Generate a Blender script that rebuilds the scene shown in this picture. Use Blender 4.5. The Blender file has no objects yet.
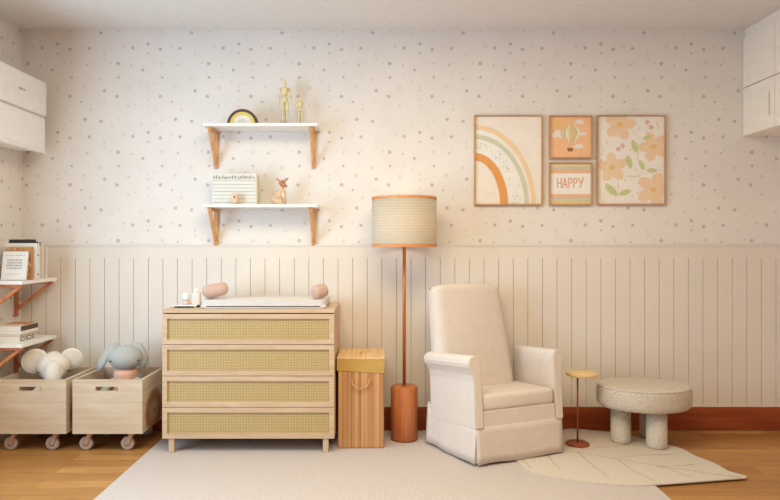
import bpy, bmesh, math, random
from mathutils import Vector, Matrix
from mathutils.geometry import tessellate_polygon
random.seed(7)
PI = math.pi
R = math.radians
COL = bpy.context.scene.collection
F = 641.0            # focal length in pixels (780 wide)
CX, CY = 378.0, 246.0
H = 1.248            # eye height
DW = 4.36            # distance to the back wall
XL, XR, ZC = -2.415, 2.98, 2.72
YB = -5.2


def at(px, py, d):
    """point seen at pixel (px,py) at distance d from the camera plane; back wall is y = 0"""
    return Vector(((px - CX) * d / F, d - DW, H - (py - CY) * d / F))


def X(px, d): return (px - CX) * d / F
def Z(py, d): return H - (py - CY) * d / F


def lin(c):
    return tuple(((v / 255) / 12.92 if v / 255 <= 0.04045 else ((v / 255 + 0.055) / 1.055) ** 2.4) for v in c) + (1,)


# ------------------------------------------------------------------ materials
MATS = {}


def nodes(name):
    m = bpy.data.materials.new(name)
    m.use_nodes = True
    nt = m.node_tree
    b = nt.nodes['Principled BSDF']
    return m, nt, b


def N(nt, kind, **kw):
    n = nt.nodes.new(kind)
    for k, v in kw.items():
        if k in n.inputs:
            n.inputs[k].default_value = v
        else:
            setattr(n, k, v)
    return n


def mapping(nt, scale=(1, 1, 1), rot=(0, 0, 0), loc=(0, 0, 0)):
    tc = N(nt, 'ShaderNodeTexCoord')
    mp = N(nt, 'ShaderNodeMapping')
    mp.inputs['Scale'].default_value = scale
    mp.inputs['Rotation'].default_value = rot
    mp.inputs['Location'].default_value = loc
    nt.links.new(tc.outputs['Object'], mp.inputs['Vector'])
    return mp


def bump(nt, b, src, strength=0.3, dist=0.002):
    bp = N(nt, 'ShaderNodeBump')
    bp.inputs['Strength'].default_value = strength
    bp.inputs['Distance'].default_value = dist
    nt.links.new(src, bp.inputs['Height'])
    nt.links.new(bp.outputs['Normal'], b.inputs['Normal'])


def plain(name, c, rough=0.6, metal=0.0, noise=0.0, nscale=300, spec=0.4, var=0.0):
    if name in MATS: return MATS[name]
    m, nt, b = nodes(name)
    b.inputs['Base Color'].default_value = lin(c)
    b.inputs['Roughness'].default_value = rough
    b.inputs['Metallic'].default_value = metal
    b.inputs['Specular IOR Level'].default_value = spec
    mp = mapping(nt)
    n = N(nt, 'ShaderNodeTexNoise')
    n.inputs['Scale'].default_value = nscale
    n.inputs['Detail'].default_value = 3
    nt.links.new(mp.outputs[0], n.inputs['Vector'])
    if noise: bump(nt, b, n.outputs['Fac'], noise)
    n2 = N(nt, 'ShaderNodeTexNoise')
    n2.inputs['Scale'].default_value = nscale * .06
    nt.links.new(mp.outputs[0], n2.inputs['Vector'])
    mx = N(nt, 'ShaderNodeMix', data_type='RGBA')
    v = 0.04 + var
    mx.inputs['A'].default_value = lin(tuple(x * (1 - v) for x in c))
    mx.inputs['B'].default_value = lin(tuple(min(255, x * (1 + v * .4)) for x in c))
    nt.links.new(n2.outputs['Fac'], mx.inputs['Factor'])
    nt.links.new(mx.outputs['Result'], b.inputs['Base Color'])
    MATS[name] = m
    return m


def wood(name, c1, c2, axis='X', scale=1.0, rough=0.5, rings=0.5, spec=0.35):
    if name in MATS: return MATS[name]
    m, nt, b = nodes(name)
    s = {'X': (1.2, 14, 14), 'Y': (14, 1.2, 14), 'Z': (14, 14, 1.2)}[axis]
    mp = mapping(nt, tuple(v * scale for v in s))
    n = N(nt, 'ShaderNodeTexNoise')
    n.inputs['Scale'].default_value = 2.2
    n.inputs['Detail'].default_value = 5
    n.inputs['Distortion'].default_value = rings
    nt.links.new(mp.outputs[0], n.inputs['Vector'])
    n2 = N(nt, 'ShaderNodeTexNoise')
    n2.inputs['Scale'].default_value = 11
    n2.inputs['Detail'].default_value = 3
    nt.links.new(mp.outputs[0], n2.inputs['Vector'])
    ad = N(nt, 'ShaderNodeMath', operation='MULTIPLY_ADD')
    ad.inputs[1].default_value = 0.35
    nt.links.new(n2.outputs['Fac'], ad.inputs[0])
    nt.links.new(n.outputs['Fac'], ad.inputs[2])
    cr = N(nt, 'ShaderNodeValToRGB')
    cr.color_ramp.elements[0].position = 0.45
    cr.color_ramp.elements[0].color = lin(c2)
    cr.color_ramp.elements[1].position = 0.9
    cr.color_ramp.elements[1].color = lin(c1)
    nt.links.new(ad.outputs[0], cr.inputs[0])
    nt.links.new(cr.outputs[0], b.inputs['Base Color'])
    b.inputs['Roughness'].default_value = rough
    b.inputs['Specular IOR Level'].default_value = spec
    bump(nt, b, ad.outputs[0], 0.15, 0.001)
    MATS[name] = m
    return m


def fabric(name, c, weave=260, strength=0.35, rough=0.95, var=0.03, stretch=(1, 1, 1)):
    if name in MATS: return MATS[name]
    m, nt, b = nodes(name)
    mp = mapping(nt, stretch)
    outs = []
    for ax in ('X', 'Z'):
        w = N(nt, 'ShaderNodeTexWave', wave_type='BANDS', bands_direction=ax)
        w.inputs['Scale'].default_value = weave / 6.28
        w.inputs['Distortion'].default_value = 1.2
        nt.links.new(mp.outputs[0], w.inputs['Vector'])
        outs.append(w)
    mm = N(nt, 'ShaderNodeMath', operation='MULTIPLY')
    nt.links.new(outs[0].outputs['Fac'], mm.inputs[0])
    nt.links.new(outs[1].outputs['Fac'], mm.inputs[1])
    n = N(nt, 'ShaderNodeTexNoise')
    n.inputs['Scale'].default_value = 14
    n.inputs['Detail'].default_value = 5
    nt.links.new(mp.outputs[0], n.inputs['Vector'])
    ad = N(nt, 'ShaderNodeMath', operation='ADD')
    nt.links.new(mm.outputs[0], ad.inputs[0])
    nt.links.new(n.outputs['Fac'], ad.inputs[1])
    mx = N(nt, 'ShaderNodeMix', data_type='RGBA')
    mx.inputs['A'].default_value = lin(tuple(x * (1 - var * 2) for x in c))
    mx.inputs['B'].default_value = lin(tuple(min(255, x * (1 + var)) for x in c))
    nt.links.new(ad.outputs[0], mx.inputs['Factor'])
    nt.links.new(mx.outputs['Result'], b.inputs['Base Color'])
    b.inputs['Roughness'].default_value = rough
    b.inputs['Specular IOR Level'].default_value = 0.15
    b.inputs['Sheen Weight'].default_value = 0.15
    bump(nt, b, ad.outputs[0], strength, 0.0015)
    MATS[name] = m
    return m


def cane():
    m, nt, b = nodes('cane_webbing')
    tc = N(nt, 'ShaderNodeTexCoord')
    sp = N(nt, 'ShaderNodeSeparateXYZ')
    nt.links.new(tc.outputs['Object'], sp.inputs[0])

    def sn(sock, per, ph=0.0):
        a = N(nt, 'ShaderNodeMath', operation='MULTIPLY_ADD')
        a.inputs[1].default_value = 2 * PI / per
        a.inputs[2].default_value = ph
        nt.links.new(sock, a.inputs[0])
        s = N(nt, 'ShaderNodeMath', operation='SINE')
        nt.links.new(a.outputs[0], s.inputs[0])
        return s.outputs[0]

    def op(o, a, c):
        q = N(nt, 'ShaderNodeMath', operation=o)
        for i, v in enumerate((a, c)):
            if isinstance(v, (int, float)): q.inputs[i].default_value = v
            else: nt.links.new(v, q.inputs[i])
        return q.outputs[0]
    hole = op('MULTIPLY', sn(sp.outputs['X'], .0185), sn(sp.outputs['Z'], .0185))
    hole = op('ABSOLUTE', hole, 0)
    cr = N(nt, 'ShaderNodeValToRGB')
    cr.color_ramp.elements[0].position = 0.15
    cr.color_ramp.elements[0].color = lin((210, 184, 129))
    cr.color_ramp.elements[1].position = 0.75
    cr.color_ramp.elements[1].color = lin((146, 116, 70))
    nt.links.new(hole, cr.inputs[0])
    nt.links.new(cr.outputs[0], b.inputs['Base Color'])
    b.inputs['Roughness'].default_value = 0.6
    inv = op('SUBTRACT', 1.0, hole)
    bump(nt, b, inv, 0.5, 0.002)
    return m


def floor_mat():
    m, nt, b = nodes('honey_plank_floor')
    mp = mapping(nt, (1, 1, 1))
    br = N(nt, 'ShaderNodeTexBrick')
    br.offset = 0.37
    br.inputs['Scale'].default_value = 1.0
    br.inputs['Brick Width'].default_value = 1.3
    br.inputs['Row Height'].default_value = 0.105
    br.inputs['Mortar Size'].default_value = 0.0012
    br.inputs['Color1'].default_value = lin((202, 149, 86))
    br.inputs['Color2'].default_value = lin((168, 114, 60))
    br.inputs['Mortar'].default_value = lin((140, 86, 46))
    br.inputs['Bias'].default_value = -0.1
    nt.links.new(mp.outputs[0], br.inputs['Vector'])
    mp2 = mapping(nt, (1.2, 16, 1))
    n = N(nt, 'ShaderNodeTexNoise')
    n.inputs['Scale'].default_value = 2.5
    n.inputs['Detail'].default_value = 6
    n.inputs['Distortion'].default_value = 0.6
    nt.links.new(mp2.outputs[0], n.inputs['Vector'])
    mx = N(nt, 'ShaderNodeMix', data_type='RGBA', blend_type='MULTIPLY')
    cr = N(nt, 'ShaderNodeValToRGB')
    cr.color_ramp.elements[0].position = 0.3
    cr.color_ramp.elements[0].color = (0.66, 0.6, 0.55, 1)
    cr.color_ramp.elements[1].position = 0.7
    cr.color_ramp.elements[1].color = (1, 1, 1, 1)
    nt.links.new(n.outputs['Fac'], cr.inputs[0])
    mx.inputs['Factor'].default_value = 0.8
    nt.links.new(br.outputs['Color'], mx.inputs['A'])
    nt.links.new(cr.outputs[0], mx.inputs['B'])
    nt.links.new(mx.outputs['Result'], b.inputs['Base Color'])
    b.inputs['Roughness'].default_value = 0.42
    b.inputs['Specular IOR Level'].default_value = 0.35
    return m


def rug_mat(name, c, direction='X', per=0.011):
    m, nt, b = nodes(name)
    mp = mapping(nt)
    w = N(nt, 'ShaderNodeTexWave', wave_type='BANDS', bands_direction=direction)
    w.inputs['Scale'].default_value = 1 / per / 3.2
    w.inputs['Distortion'].default_value = 3.5
    w.inputs['Detail'].default_value = 3
    w.inputs['Detail Scale'].default_value = 2
    nt.links.new(mp.outputs[0], w.inputs['Vector'])
    n = N(nt, 'ShaderNodeTexNoise')
    n.inputs['Scale'].default_value = 60
    n.inputs['Detail'].default_value = 6
    nt.links.new(mp.outputs[0], n.inputs['Vector'])
    ad = N(nt, 'ShaderNodeMath', operation='ADD')
    nt.links.new(w.outputs['Fac'], ad.inputs[0])
    nt.links.new(n.outputs['Fac'], ad.inputs[1])
    mx = N(nt, 'ShaderNodeMix', data_type='RGBA')
    mx.inputs['A'].default_value = lin(tuple(v * .93 for v in c))
    mx.inputs['B'].default_value = lin(tuple(min(255, v * 1.02) for v in c))
    nt.links.new(ad.outputs[0], mx.inputs['Factor'])
    nt.links.new(mx.outputs['Result'], b.inputs['Base Color'])
    b.inputs['Roughness'].default_value = 1
    b.inputs['Specular IOR Level'].default_value = 0.1
    bump(nt, b, ad.outputs[0], 0.5, 0.003)
    return m


def shade_mat():
    m, nt, b = nodes('woven_shade_linen')
    mp = mapping(nt)
    sp = N(nt, 'ShaderNodeSeparateXYZ')
    nt.links.new(mp.outputs[0], sp.inputs[0])
    w = N(nt, 'ShaderNodeTexWave', wave_type='BANDS', bands_direction='Z')
    w.inputs['Scale'].default_value = 18
    w.inputs['Distortion'].default_value = 1.0
    w.inputs['Detail'].default_value = 3
    nt.links.new(mp.outputs[0], w.inputs['Vector'])
    n = N(nt, 'ShaderNodeTexNoise')
    n.inputs['Scale'].default_value = 90
    nt.links.new(mp.outputs[0], n.inputs['Vector'])
    ad = N(nt, 'ShaderNodeMath', operation='MULTIPLY_ADD')
    ad.inputs[1].default_value = 0.5
    nt.links.new(n.outputs['Fac'], ad.inputs[0])
    nt.links.new(w.outputs['Fac'], ad.inputs[2])
    mx = N(nt, 'ShaderNodeMix', data_type='RGBA')
    mx.inputs['A'].default_value = lin((218, 204, 184))
    mx.inputs['B'].default_value = lin((230, 219, 202))
    nt.links.new(ad.outputs[0], mx.inputs['Factor'])
    nt.links.new(mx.outputs['Result'], b.inputs['Base Color'])
    b.inputs['Roughness'].default_value = 0.9
    bump(nt, b, ad.outputs[0], 0.3, 0.002)
    tr = N(nt, 'ShaderNodeBsdfTranslucent')
    nt.links.new(mx.outputs['Result'], tr.inputs['Color'])
    ms = N(nt, 'ShaderNodeMixShader')
    ms.inputs[0].default_value = 0.4
    nt.links.new(b.outputs[0], ms.inputs[1])
    nt.links.new(tr.outputs[0], ms.inputs[2])
    nt.links.new(ms.outputs[0], nt.nodes['Material Output'].inputs['Surface'])
    return m


def emit(name, c, s):
    m, nt, b = nodes(name)
    b.inputs['Base Color'].default_value = lin(c)
    b.inputs['Emission Color'].default_value = lin(c)
    b.inputs['Emission Strength'].default_value = s
    return m


def knotty(name, centre, c1, c2, cring):
    """pine board with an oval knot whose rings run around `centre` (y, z) of the object"""
    m, nt, b = nodes(name)
    base = wood('pine_y', c1, c2, 'Y')
    mp = mapping(nt, (14, 1.2, 14))
    n = N(nt, 'ShaderNodeTexNoise')
    n.inputs['Scale'].default_value = 2.2
    n.inputs['Detail'].default_value = 5
    nt.links.new(mp.outputs[0], n.inputs['Vector'])
    cr = N(nt, 'ShaderNodeValToRGB')
    cr.color_ramp.elements[0].position = .35
    cr.color_ramp.elements[0].color = lin(c2)
    cr.color_ramp.elements[1].position = .65
    cr.color_ramp.elements[1].color = lin(c1)
    nt.links.new(n.outputs['Fac'], cr.inputs[0])
    mk = mapping(nt, (1, 1 / .17, 1 / .15), loc=(0, -centre[0] / .17, -centre[1] / .15))
    g = N(nt, 'ShaderNodeVectorMath', operation='LENGTH')
    sx = N(nt, 'ShaderNodeSeparateXYZ')
    cx = N(nt, 'ShaderNodeCombineXYZ')
    nt.links.new(mk.outputs[0], sx.inputs[0])
    nt.links.new(sx.outputs['Y'], cx.inputs['Y'])
    nt.links.new(sx.outputs['Z'], cx.inputs['Z'])
    nt.links.new(cx.outputs[0], g.inputs[0])
    r = N(nt, 'ShaderNodeValToRGB')
    e = r.color_ramp.elements
    e[0].position = 0.0; e[0].color = (0, 0, 0, 1)
    e[1].position = 1.0; e[1].color = (0, 0, 0, 1)
    for p, v in ((.05, .95), (.16, .55), (.4, .7), (.6, 1.0), (.8, .8), (.93, .25)):
        q = e.new(p); q.color = (v, v, v, 1)
    nt.links.new(g.outputs['Value'], r.inputs[0])
    mx = N(nt, 'ShaderNodeMix', data_type='RGBA')
    nt.links.new(r.outputs[0], mx.inputs['Factor'])
    nt.links.new(cr.outputs[0], mx.inputs['A'])
    mx.inputs['B'].default_value = lin(cring)
    nt.links.new(mx.outputs['Result'], b.inputs['Base Color'])
    b.inputs['Roughness'].default_value = .55
    return m


# ------------------------------------------------------------------ mesh builder
class MB:
    def __init__(s):
        s.bm = bmesh.new()

    def add(s, tmp, M=None, mi=0, smooth=False):
        if M is not None: bmesh.ops.transform(tmp, matrix=M, verts=tmp.verts)
        for f in tmp.faces:
            f.material_index = mi if mi is not None else f.material_index
            f.smooth = smooth
        me = bpy.data.meshes.new('tmp')
        tmp.to_mesh(me); tmp.free()
        s.bm.from_mesh(me)
        bpy.data.meshes.remove(me)
        return s

    def box(s, c, sz, mi=0, bev=0.0, rot=None, seg=2, smooth=False, taper=None):
        t = bmesh.new()
        bmesh.ops.create_cube(t, size=1)
        bmesh.ops.scale(t, vec=sz, verts=t.verts)
        if taper:
            for v in t.verts:
                if v.co.z > 0: v.co.x *= taper[0]; v.co.y *= taper[1]
        if bev:
            bmesh.ops.bevel(t, geom=t.edges[:], offset=bev, segments=seg, profile=0.5, affect='EDGES')
        M = Matrix.Translation(c)
        if rot is not None: M = M @ (rot.to_4x4() if hasattr(rot, 'to_4x4') else rot)
        return s.add(t, M, mi, smooth)

    def cbox(s, lo, hi, mi=0, bev=0.0, **k):
        lo, hi = Vector(lo), Vector(hi)
        return s.box((lo + hi) / 2, tuple(abs(v) for v in (hi - lo)), mi, bev, **k)

    def cyl(s, p0, p1, r0, r1=None, mi=0, seg=24, bev=0.0, smooth=True):
        r1 = r0 if r1 is None else r1
        p0, p1 = Vector(p0), Vector(p1)
        d = p1 - p0
        t = bmesh.new()
        bmesh.ops.create_cone(t, cap_ends=True, segments=seg, radius1=r0, radius2=r1, depth=d.length)
        if bev:
            ed = [e for e in t.edges if abs(e.verts[0].co.z - e.verts[1].co.z) < 1e-6]
            bmesh.ops.bevel(t, geom=ed, offset=bev, segments=3, profile=0.5, affect='EDGES')
        M = Matrix.Translation((p0 + p1) / 2) @ d.to_track_quat('Z', 'Y').to_matrix().to_4x4()
        return s.add(t, M, mi, smooth)

    def ell(s, c, r, mi=0, rot=None, seg=24, fn=None):
        t = bmesh.new()
        bmesh.ops.create_uvsphere(t, u_segments=seg, v_segments=max(8, seg // 2 + 2), radius=1)
        bmesh.ops.scale(t, vec=(r if hasattr(r, '__len__') else (r, r, r)), verts=t.verts)
        if fn:
            for v in t.verts: v.co = fn(v.co)
        M = Matrix.Translation(c)
        if rot is not None: M = M @ rot.to_4x4()
        return s.add(t, M, mi, True)

    def lathe(s, prof, c=(0, 0, 0), mi=0, seg=40, rot=None, sx=1, sy=1, smooth=True):
        t = bmesh.new()
        rings = []
        for r, z in prof:
            if r < 1e-6: rings.append([t.verts.new((0, 0, z))])
            else: rings.append([t.verts.new((r * sx * math.cos(2 * PI * k / seg), r * sy * math.sin(2 * PI * k / seg), z)) for k in range(seg)])
        for a, b in zip(rings, rings[1:]):
            if len(a) == 1 and len(b) == 1: continue
            for k in range(seg):
                k2 = (k + 1) % seg
                if len(a) == 1: t.faces.new((a[0], b[k], b[k2]))
                elif len(b) == 1: t.faces.new((a[k], a[k2], b[0]))
                else: t.faces.new((a[k], a[k2], b[k2], b[k]))
        bmesh.ops.recalc_face_normals(t, faces=t.faces)
        M = Matrix.Translation(c)
        if rot is not None: M = M @ rot.to_4x4()
        return s.add(t, M, mi, smooth)

    def tube(s, pts, rad, mi=0, seg=12, smooth=True, flat=1.0):
        pts = [Vector(p) for p in pts]
        if not hasattr(rad, '__len__'): rad = [rad] * len(pts)
        t = bmesh.new()
        rings = []
        up = None
        for i, p in enumerate(pts):
            a = pts[max(0, i - 1)]; b = pts[min(len(pts) - 1, i + 1)]
            d = (b - a).normalized()
            if up is None:
                up = Vector((0, 0, 1)) if abs(d.z) < .9 else Vector((0, 1, 0))
            x = d.cross(up)
            if x.length < 1e-4: x = d.orthogonal()
            x.normalize()
            y = x.cross(d).normalized()
            up = y
            rings.append([t.verts.new(p + (x * math.cos(2 * PI * k / seg) + y * math.sin(2 * PI * k / seg) * flat) * rad[i]) for k in range(seg)])
        for a, b in zip(rings, rings[1:]):
            for k in range(seg):
                k2 = (k + 1) % seg
                t.faces.new((a[k], a[k2], b[k2], b[k]))
        t.faces.new(rings[0][::-1]); t.faces.new(rings[-1])
        bmesh.ops.recalc_face_normals(t, faces=t.faces)
        return s.add(t, None, mi, smooth)

    def prism(s, poly, depth, M, mi=0, holes=(), smooth=False, bev=0.0):
        """2-D polygon (x, y) extruded 0..depth along local z, then placed with M"""
        t = bmesh.new()
        loops = [[Vector((a, b, 0)) for a, b in poly]] + [[Vector((a, b, 0)) for a, b in h] for h in holes]
        flat = [v for l in loops for v in l]
        tris = tessellate_polygon(loops)
        lo = [t.verts.new(v) for v in flat]
        hi = [t.verts.new(v + Vector((0, 0, depth))) for v in flat]
        for a, b, c in tris:
            for vs in ((lo[a], lo[b], lo[c]), (hi[c], hi[b], hi[a])):
                try: t.faces.new(vs)
                except ValueError: pass
        o = 0
        for l in loops:
            n = len(l)
            for k in range(n):
                a, b = o + k, o + (k + 1) % n
                t.faces.new((lo[a], lo[b], hi[b], hi[a]))
            o += n
        bmesh.ops.recalc_face_normals(t, faces=t.faces)
        if bev:
            bmesh.ops.dissolve_limit(t, angle_limit=0.01, verts=t.verts, edges=t.edges)
            ed = [e for e in t.edges if len(e.link_faces) == 2 and e.calc_face_angle(0) > 0.6]
            bmesh.ops.bevel(t, geom=ed, offset=bev, segments=3, profile=.5, affect='EDGES')
        return s.add(t, M, mi, smooth)

    def poly(s, pts, mi=0):
        """a flat print patch (any simple polygon of 3-D points)"""
        t = bmesh.new()
        vs = [t.verts.new(p) for p in pts]
        for a, b, c in tessellate_polygon([[Vector(p) for p in pts]]):
            try: t.faces.new((vs[a], vs[b], vs[c]))
            except ValueError: pass
        return s.add(t, None, mi)

    def build(s, name, mats, parent=None, sub=0, auto=False, weld=False):
        me = bpy.data.meshes.new(name)
        s.bm.to_mesh(me); s.bm.free()
        for m in (mats if isinstance(mats, (list, tuple)) else [mats]): me.materials.append(m)
        o = bpy.data.objects.new(name, me)
        COL.objects.link(o)
        if parent is not None: o.parent = parent
        if sub:
            md = o.modifiers.new('sub', 'SUBSURF'); md.levels = sub; md.render_levels = sub
        return o


XZ = Matrix.Rotation(R(90), 4, 'X')          # local xy -> world x,z ; extrusion goes to -y


def thing(name, label, cat, loc=(0, 0, 0), rz=0, group=None):
    o = bpy.data.objects.new(name, None)
    COL.objects.link(o)
    o.empty_display_size = .05
    o.location = loc; o.rotation_euler = (0, 0, rz)
    o['label'] = label; o['category'] = cat
    if group: o['group'] = group
    return o


def tag(o, label, cat, group=None):
    o['label'] = label; o['category'] = cat
    if group: o['group'] = group
    return o


def struct(o):
    o['kind'] = 'structure'
    return o


def dup(root, loc, label, rz=None):
    r = root.copy(); COL.objects.link(r); r.location = loc
    if rz is not None: r.rotation_euler = (0, 0, rz)
    r['label'] = label
    for ch in root.children:
        c = ch.copy(); COL.objects.link(c); c.parent = r
        for g in ch.children:
            d = g.copy(); COL.objects.link(d); d.parent = c
    return r


def dup_part(p, parent, loc):
    c = p.copy(); COL.objects.link(c); c.parent = parent; c.location = loc
    for g in p.children:
        d = g.copy(); COL.objects.link(d); d.parent = c
    return c


# ------------------------------------------------------------------ palette
PAPER = plain('wallpaper_cream', (240, 232, 226), .85, nscale=60)
DOT_D = plain('dot_taupe', (205, 193, 188), .85)
DOT_M = plain('dot_rose_grey', (217, 205, 199), .85)
DOT_P = plain('dot_pale_peach', (231, 219, 210), .85)
PANEL = plain('panel_greige', (236, 224, 213), .55, nscale=40)
GROOVE = plain('panel_groove', (192, 172, 157), .8)
CEIL = plain('ceiling_paint', (234, 228, 224), .9)
WHITE = plain('white_lacquer', (247, 244, 240), .4)
OFFW = plain('off_white_plastic', (249, 247, 245), .45)
GREYL = plain('grey_mark', (165, 158, 152), .6)
PINE_X = wood('pine_x', (218, 199, 177), (198, 172, 142), 'X')
PINE_Y = wood('pine_y', (218, 199, 177), (198, 172, 142), 'Y')
OAK_X = wood('light_oak_x', (215, 187, 157), (195, 162, 131), 'X', 1.3)
OAK_Z = wood('light_oak_z', (215, 187, 157), (195, 162, 131), 'Z', 1.3)
BRKT = wood('bracket_wood', (230, 176, 122), (206, 146, 94), 'Z')
BRKT_R = wood('bracket_wood_reddish', (228, 156, 112), (196, 120, 80), 'Z')
BASEB = wood('baseboard_wood', (178, 90, 44), (136, 58, 24), 'X', .8, .5)
MAHOG = wood('reddish_wood', (208, 130, 80), (174, 100, 58), 'Z', 1.5, .45)
COPPER = plain('copper_pole', (192, 112, 54), .38, .35)
REDMET = plain('rust_red_metal', (158, 80, 56), .45, .2)
GOLDW = wood('golden_wood', (240, 212, 160), (226, 192, 134), 'X')
CANE = cane()
BAMB = None
CHAIRF = plain('chair_linen', (226, 212, 202), .95, noise=.25, nscale=420, spec=.12)
CHAIRP = fabric('chair_piping', (214, 198, 182), 420, .2)
def boucle():
    m, nt, b = nodes('boucle')
    mp = mapping(nt, (1, 1, 1.5))
    v = N(nt, 'ShaderNodeTexVoronoi')
    v.inputs['Scale'].default_value = 85
    nt.links.new(mp.outputs[0], v.inputs['Vector'])
    cr = N(nt, 'ShaderNodeValToRGB')
    cr.color_ramp.elements[0].position = .1
    cr.color_ramp.elements[0].color = lin((224, 212, 198))
    cr.color_ramp.elements[1].position = .75
    cr.color_ramp.elements[1].color = lin((204, 190, 174))
    nt.links.new(v.outputs['Distance'], cr.inputs[0])
    nt.links.new(cr.outputs[0], b.inputs['Base Color'])
    b.inputs['Roughness'].default_value = .98
    b.inputs['Specular IOR Level'].default_value = .1
    inv = N(nt, 'ShaderNodeMath', operation='SUBTRACT')
    inv.inputs[0].default_value = 1
    nt.links.new(v.outputs['Distance'], inv.inputs[1])
    bump(nt, b, inv.outputs[0], .8, .005)
    return m


STOOLF = boucle()
PLUSH_E = fabric('elephant_plush', (236, 226, 214), 300, .5, var=.03)
PLUSH_EI = fabric('elephant_ear_lining', (224, 213, 200), 300, .4)
PLUSH_B = fabric('bunny_plush', (182, 182, 177), 300, .5, var=.03)
PLUSH_P = fabric('bunny_dress', (234, 182, 156), 260, .4)
EYE = plain('plush_eye', (30, 24, 22), .25)
PINKK = fabric('pink_knit', (208, 174, 160), 220, .5, var=.05)
RUG = rug_mat('cream_flatweave', (202, 188, 181), 'X')
LEAFR = rug_mat('cream_leaf_pile', (216, 201, 186), 'Y')
LEAFV = plain('leaf_vein_stitch', (188, 160, 130), .95)

# ------------------------------------------------------------------ room shell
b = MB()
b.cbox((XL - .1, YB, -.08), (XR + .1, .1, 0))
struct(b.build('floor', floor_mat()))
b = MB()
b.cbox((XL - .1, YB, ZC), (XR + .1, .1, ZC + .08))
struct(b.build('ceiling', CEIL))

P1 = 90.5 / 147.0
DOTS = [(57.8, 43.9, 2, 0), (42.3, 48, 2, 0), (70, 49.6, 2, 0), (89.4, 48.4, 1.9, 0), (27.7, 63.7, 2.2, 0), (40.9, 65.5, 1, 0),
        (52.4, 70, 1.8, 0), (71.8, 77.5, 1.5, 0), (104.7, 90.8, 2, 0), (26.5, 96.4, 2, 0), (70, 96.4, 2.1, 0), (81.2, 101.8, 1.3, 0),
        (85.1, 31, 2, 0), (101.1, 32.9, 2, 0), (57.8, 53.4, 1.2, 0), (28, 77.5, 1.6, 0), (87.4, 65, 1.5, 1), (91, 62.8, 1.2, 2),
        (72, 63.6, 2, 2), (80.7, 46.7, 1.4, 2), (104.7, 59, 1.2, 2), (111.3, 63, .9, 1), (64.8, 63, .8, 1), (100.9, 79.3, 1.9, 2),
        (89, 77.5, 1, 2), (84.4, 86.9, 1.9, 2), (91, 109.5, 1.8, 2), (57.8, 85.8, 1.3, 2), (57.8, 90.8, 1.6, 2), (57.8, 99.8, 1.1, 2),
        (33, 46.4, 1.8, 2), (65, 36, 1.1, 2), (38, 88, 2, 2), (37.8, 105.8, 1, 0), (64.6, 83.8, 1.2, 2), (50.4, 81.7, 1.2, 2),
        (64.5, 110.4, 1.2, 2), (58, 106.8, 1.3, 2), (104.4, 53.8, 1.4, 2), (44.5, 104.5, .9, 2), (28.3, 31.5, 1.2, 2), (71.5, 31.8, 1, 1),
        (50.8, 35.4, 1.2, 2), (91.2, 104, .9, 2), (21.4, 37.2, 1.2, 2), (104.4, 101, 1.2, 2), (41.8, 77, 1, 2)]


def wallpaper(name, M, u0, u1, z0, z1):
    """paper sheet in local (u, z) with printed dots, M places it"""
    b = MB()
    t = bmesh.new()
    bmesh.ops.create_cube(t, size=1)
    bmesh.ops.scale(t, vec=(u1 - u0, .1, z1 - z0), verts=t.verts)
    bmesh.ops.translate(t, vec=((u0 + u1) / 2, .05, (z0 + z1) / 2), verts=t.verts)
    b.add(t, M)
    t = bmesh.new()
    layer = {}
    nu = int((u1 - u0) / P1) + 3
    for i in range(-2, nu):
        for j in range(-1, 6):
            for px, py, r, k in DOTS:
                u = (px - CX) / 147.0 + i * P1
                z = H + (CY - py) / 147.0 - j * .602
                rr = r / 147.0 * (.88 if k != 2 else 1.0)
                if u - rr < u0 or u + rr > u1 or z - rr < z0 or z + rr > z1: continue
                vs = [t.verts.new((u + rr * math.cos(a * PI / 5), -.0006 - .0002 * k, z + rr * math.sin(a * PI / 5))) for a in range(10)]
                f = t.faces.new(vs)
                f.material_index = k + 1
    b.add(t, M, None)
    return struct(b.build(name, [PAPER, DOT_D, DOT_M, DOT_P]))


WZ = 1.252
wallpaper('wall_back', Matrix.Identity(4), XL, XR, 0, ZC)
wallpaper('wall_left', Matrix.Translation((XL, 0, 0)) @ Matrix.Rotation(R(90), 4, 'Z'), -1.25, 0, 0, ZC)
WY0, WY1, WZ0, WZ1 = -3.0, -1.25, .45, 2.25      # unseen opening added in the left wall to light the left of the back wall
b = MB()
for lo, hi in (((XL - .1, WY0, 0), (XL, WY1, WZ0)), ((XL - .1, WY0, WZ1), (XL, WY1, ZC)), ((XL - .1, YB, 0), (XL, WY0, ZC))):
    b.cbox(lo, hi)
struct(b.build('wall_left_front', PAPER))
b = MB()
for y in (WY0, (WY0 + WY1) / 2, WY1 - .05): b.cbox((XL - .09, y, WZ0), (XL - .02, y + .05, WZ1))
for z in (WZ0, WZ1 - .05): b.cbox((XL - .09, WY0, z), (XL - .02, WY1, z + .05))
struct(b.build('added_window', WHITE))  # frame of the added, unseen opening
wallpaper('wall_right', Matrix.Translation((XR, 0, 0)) @ Matrix.Rotation(R(-90), 4, 'Z'), 0, -YB, 0, ZC)

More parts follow.
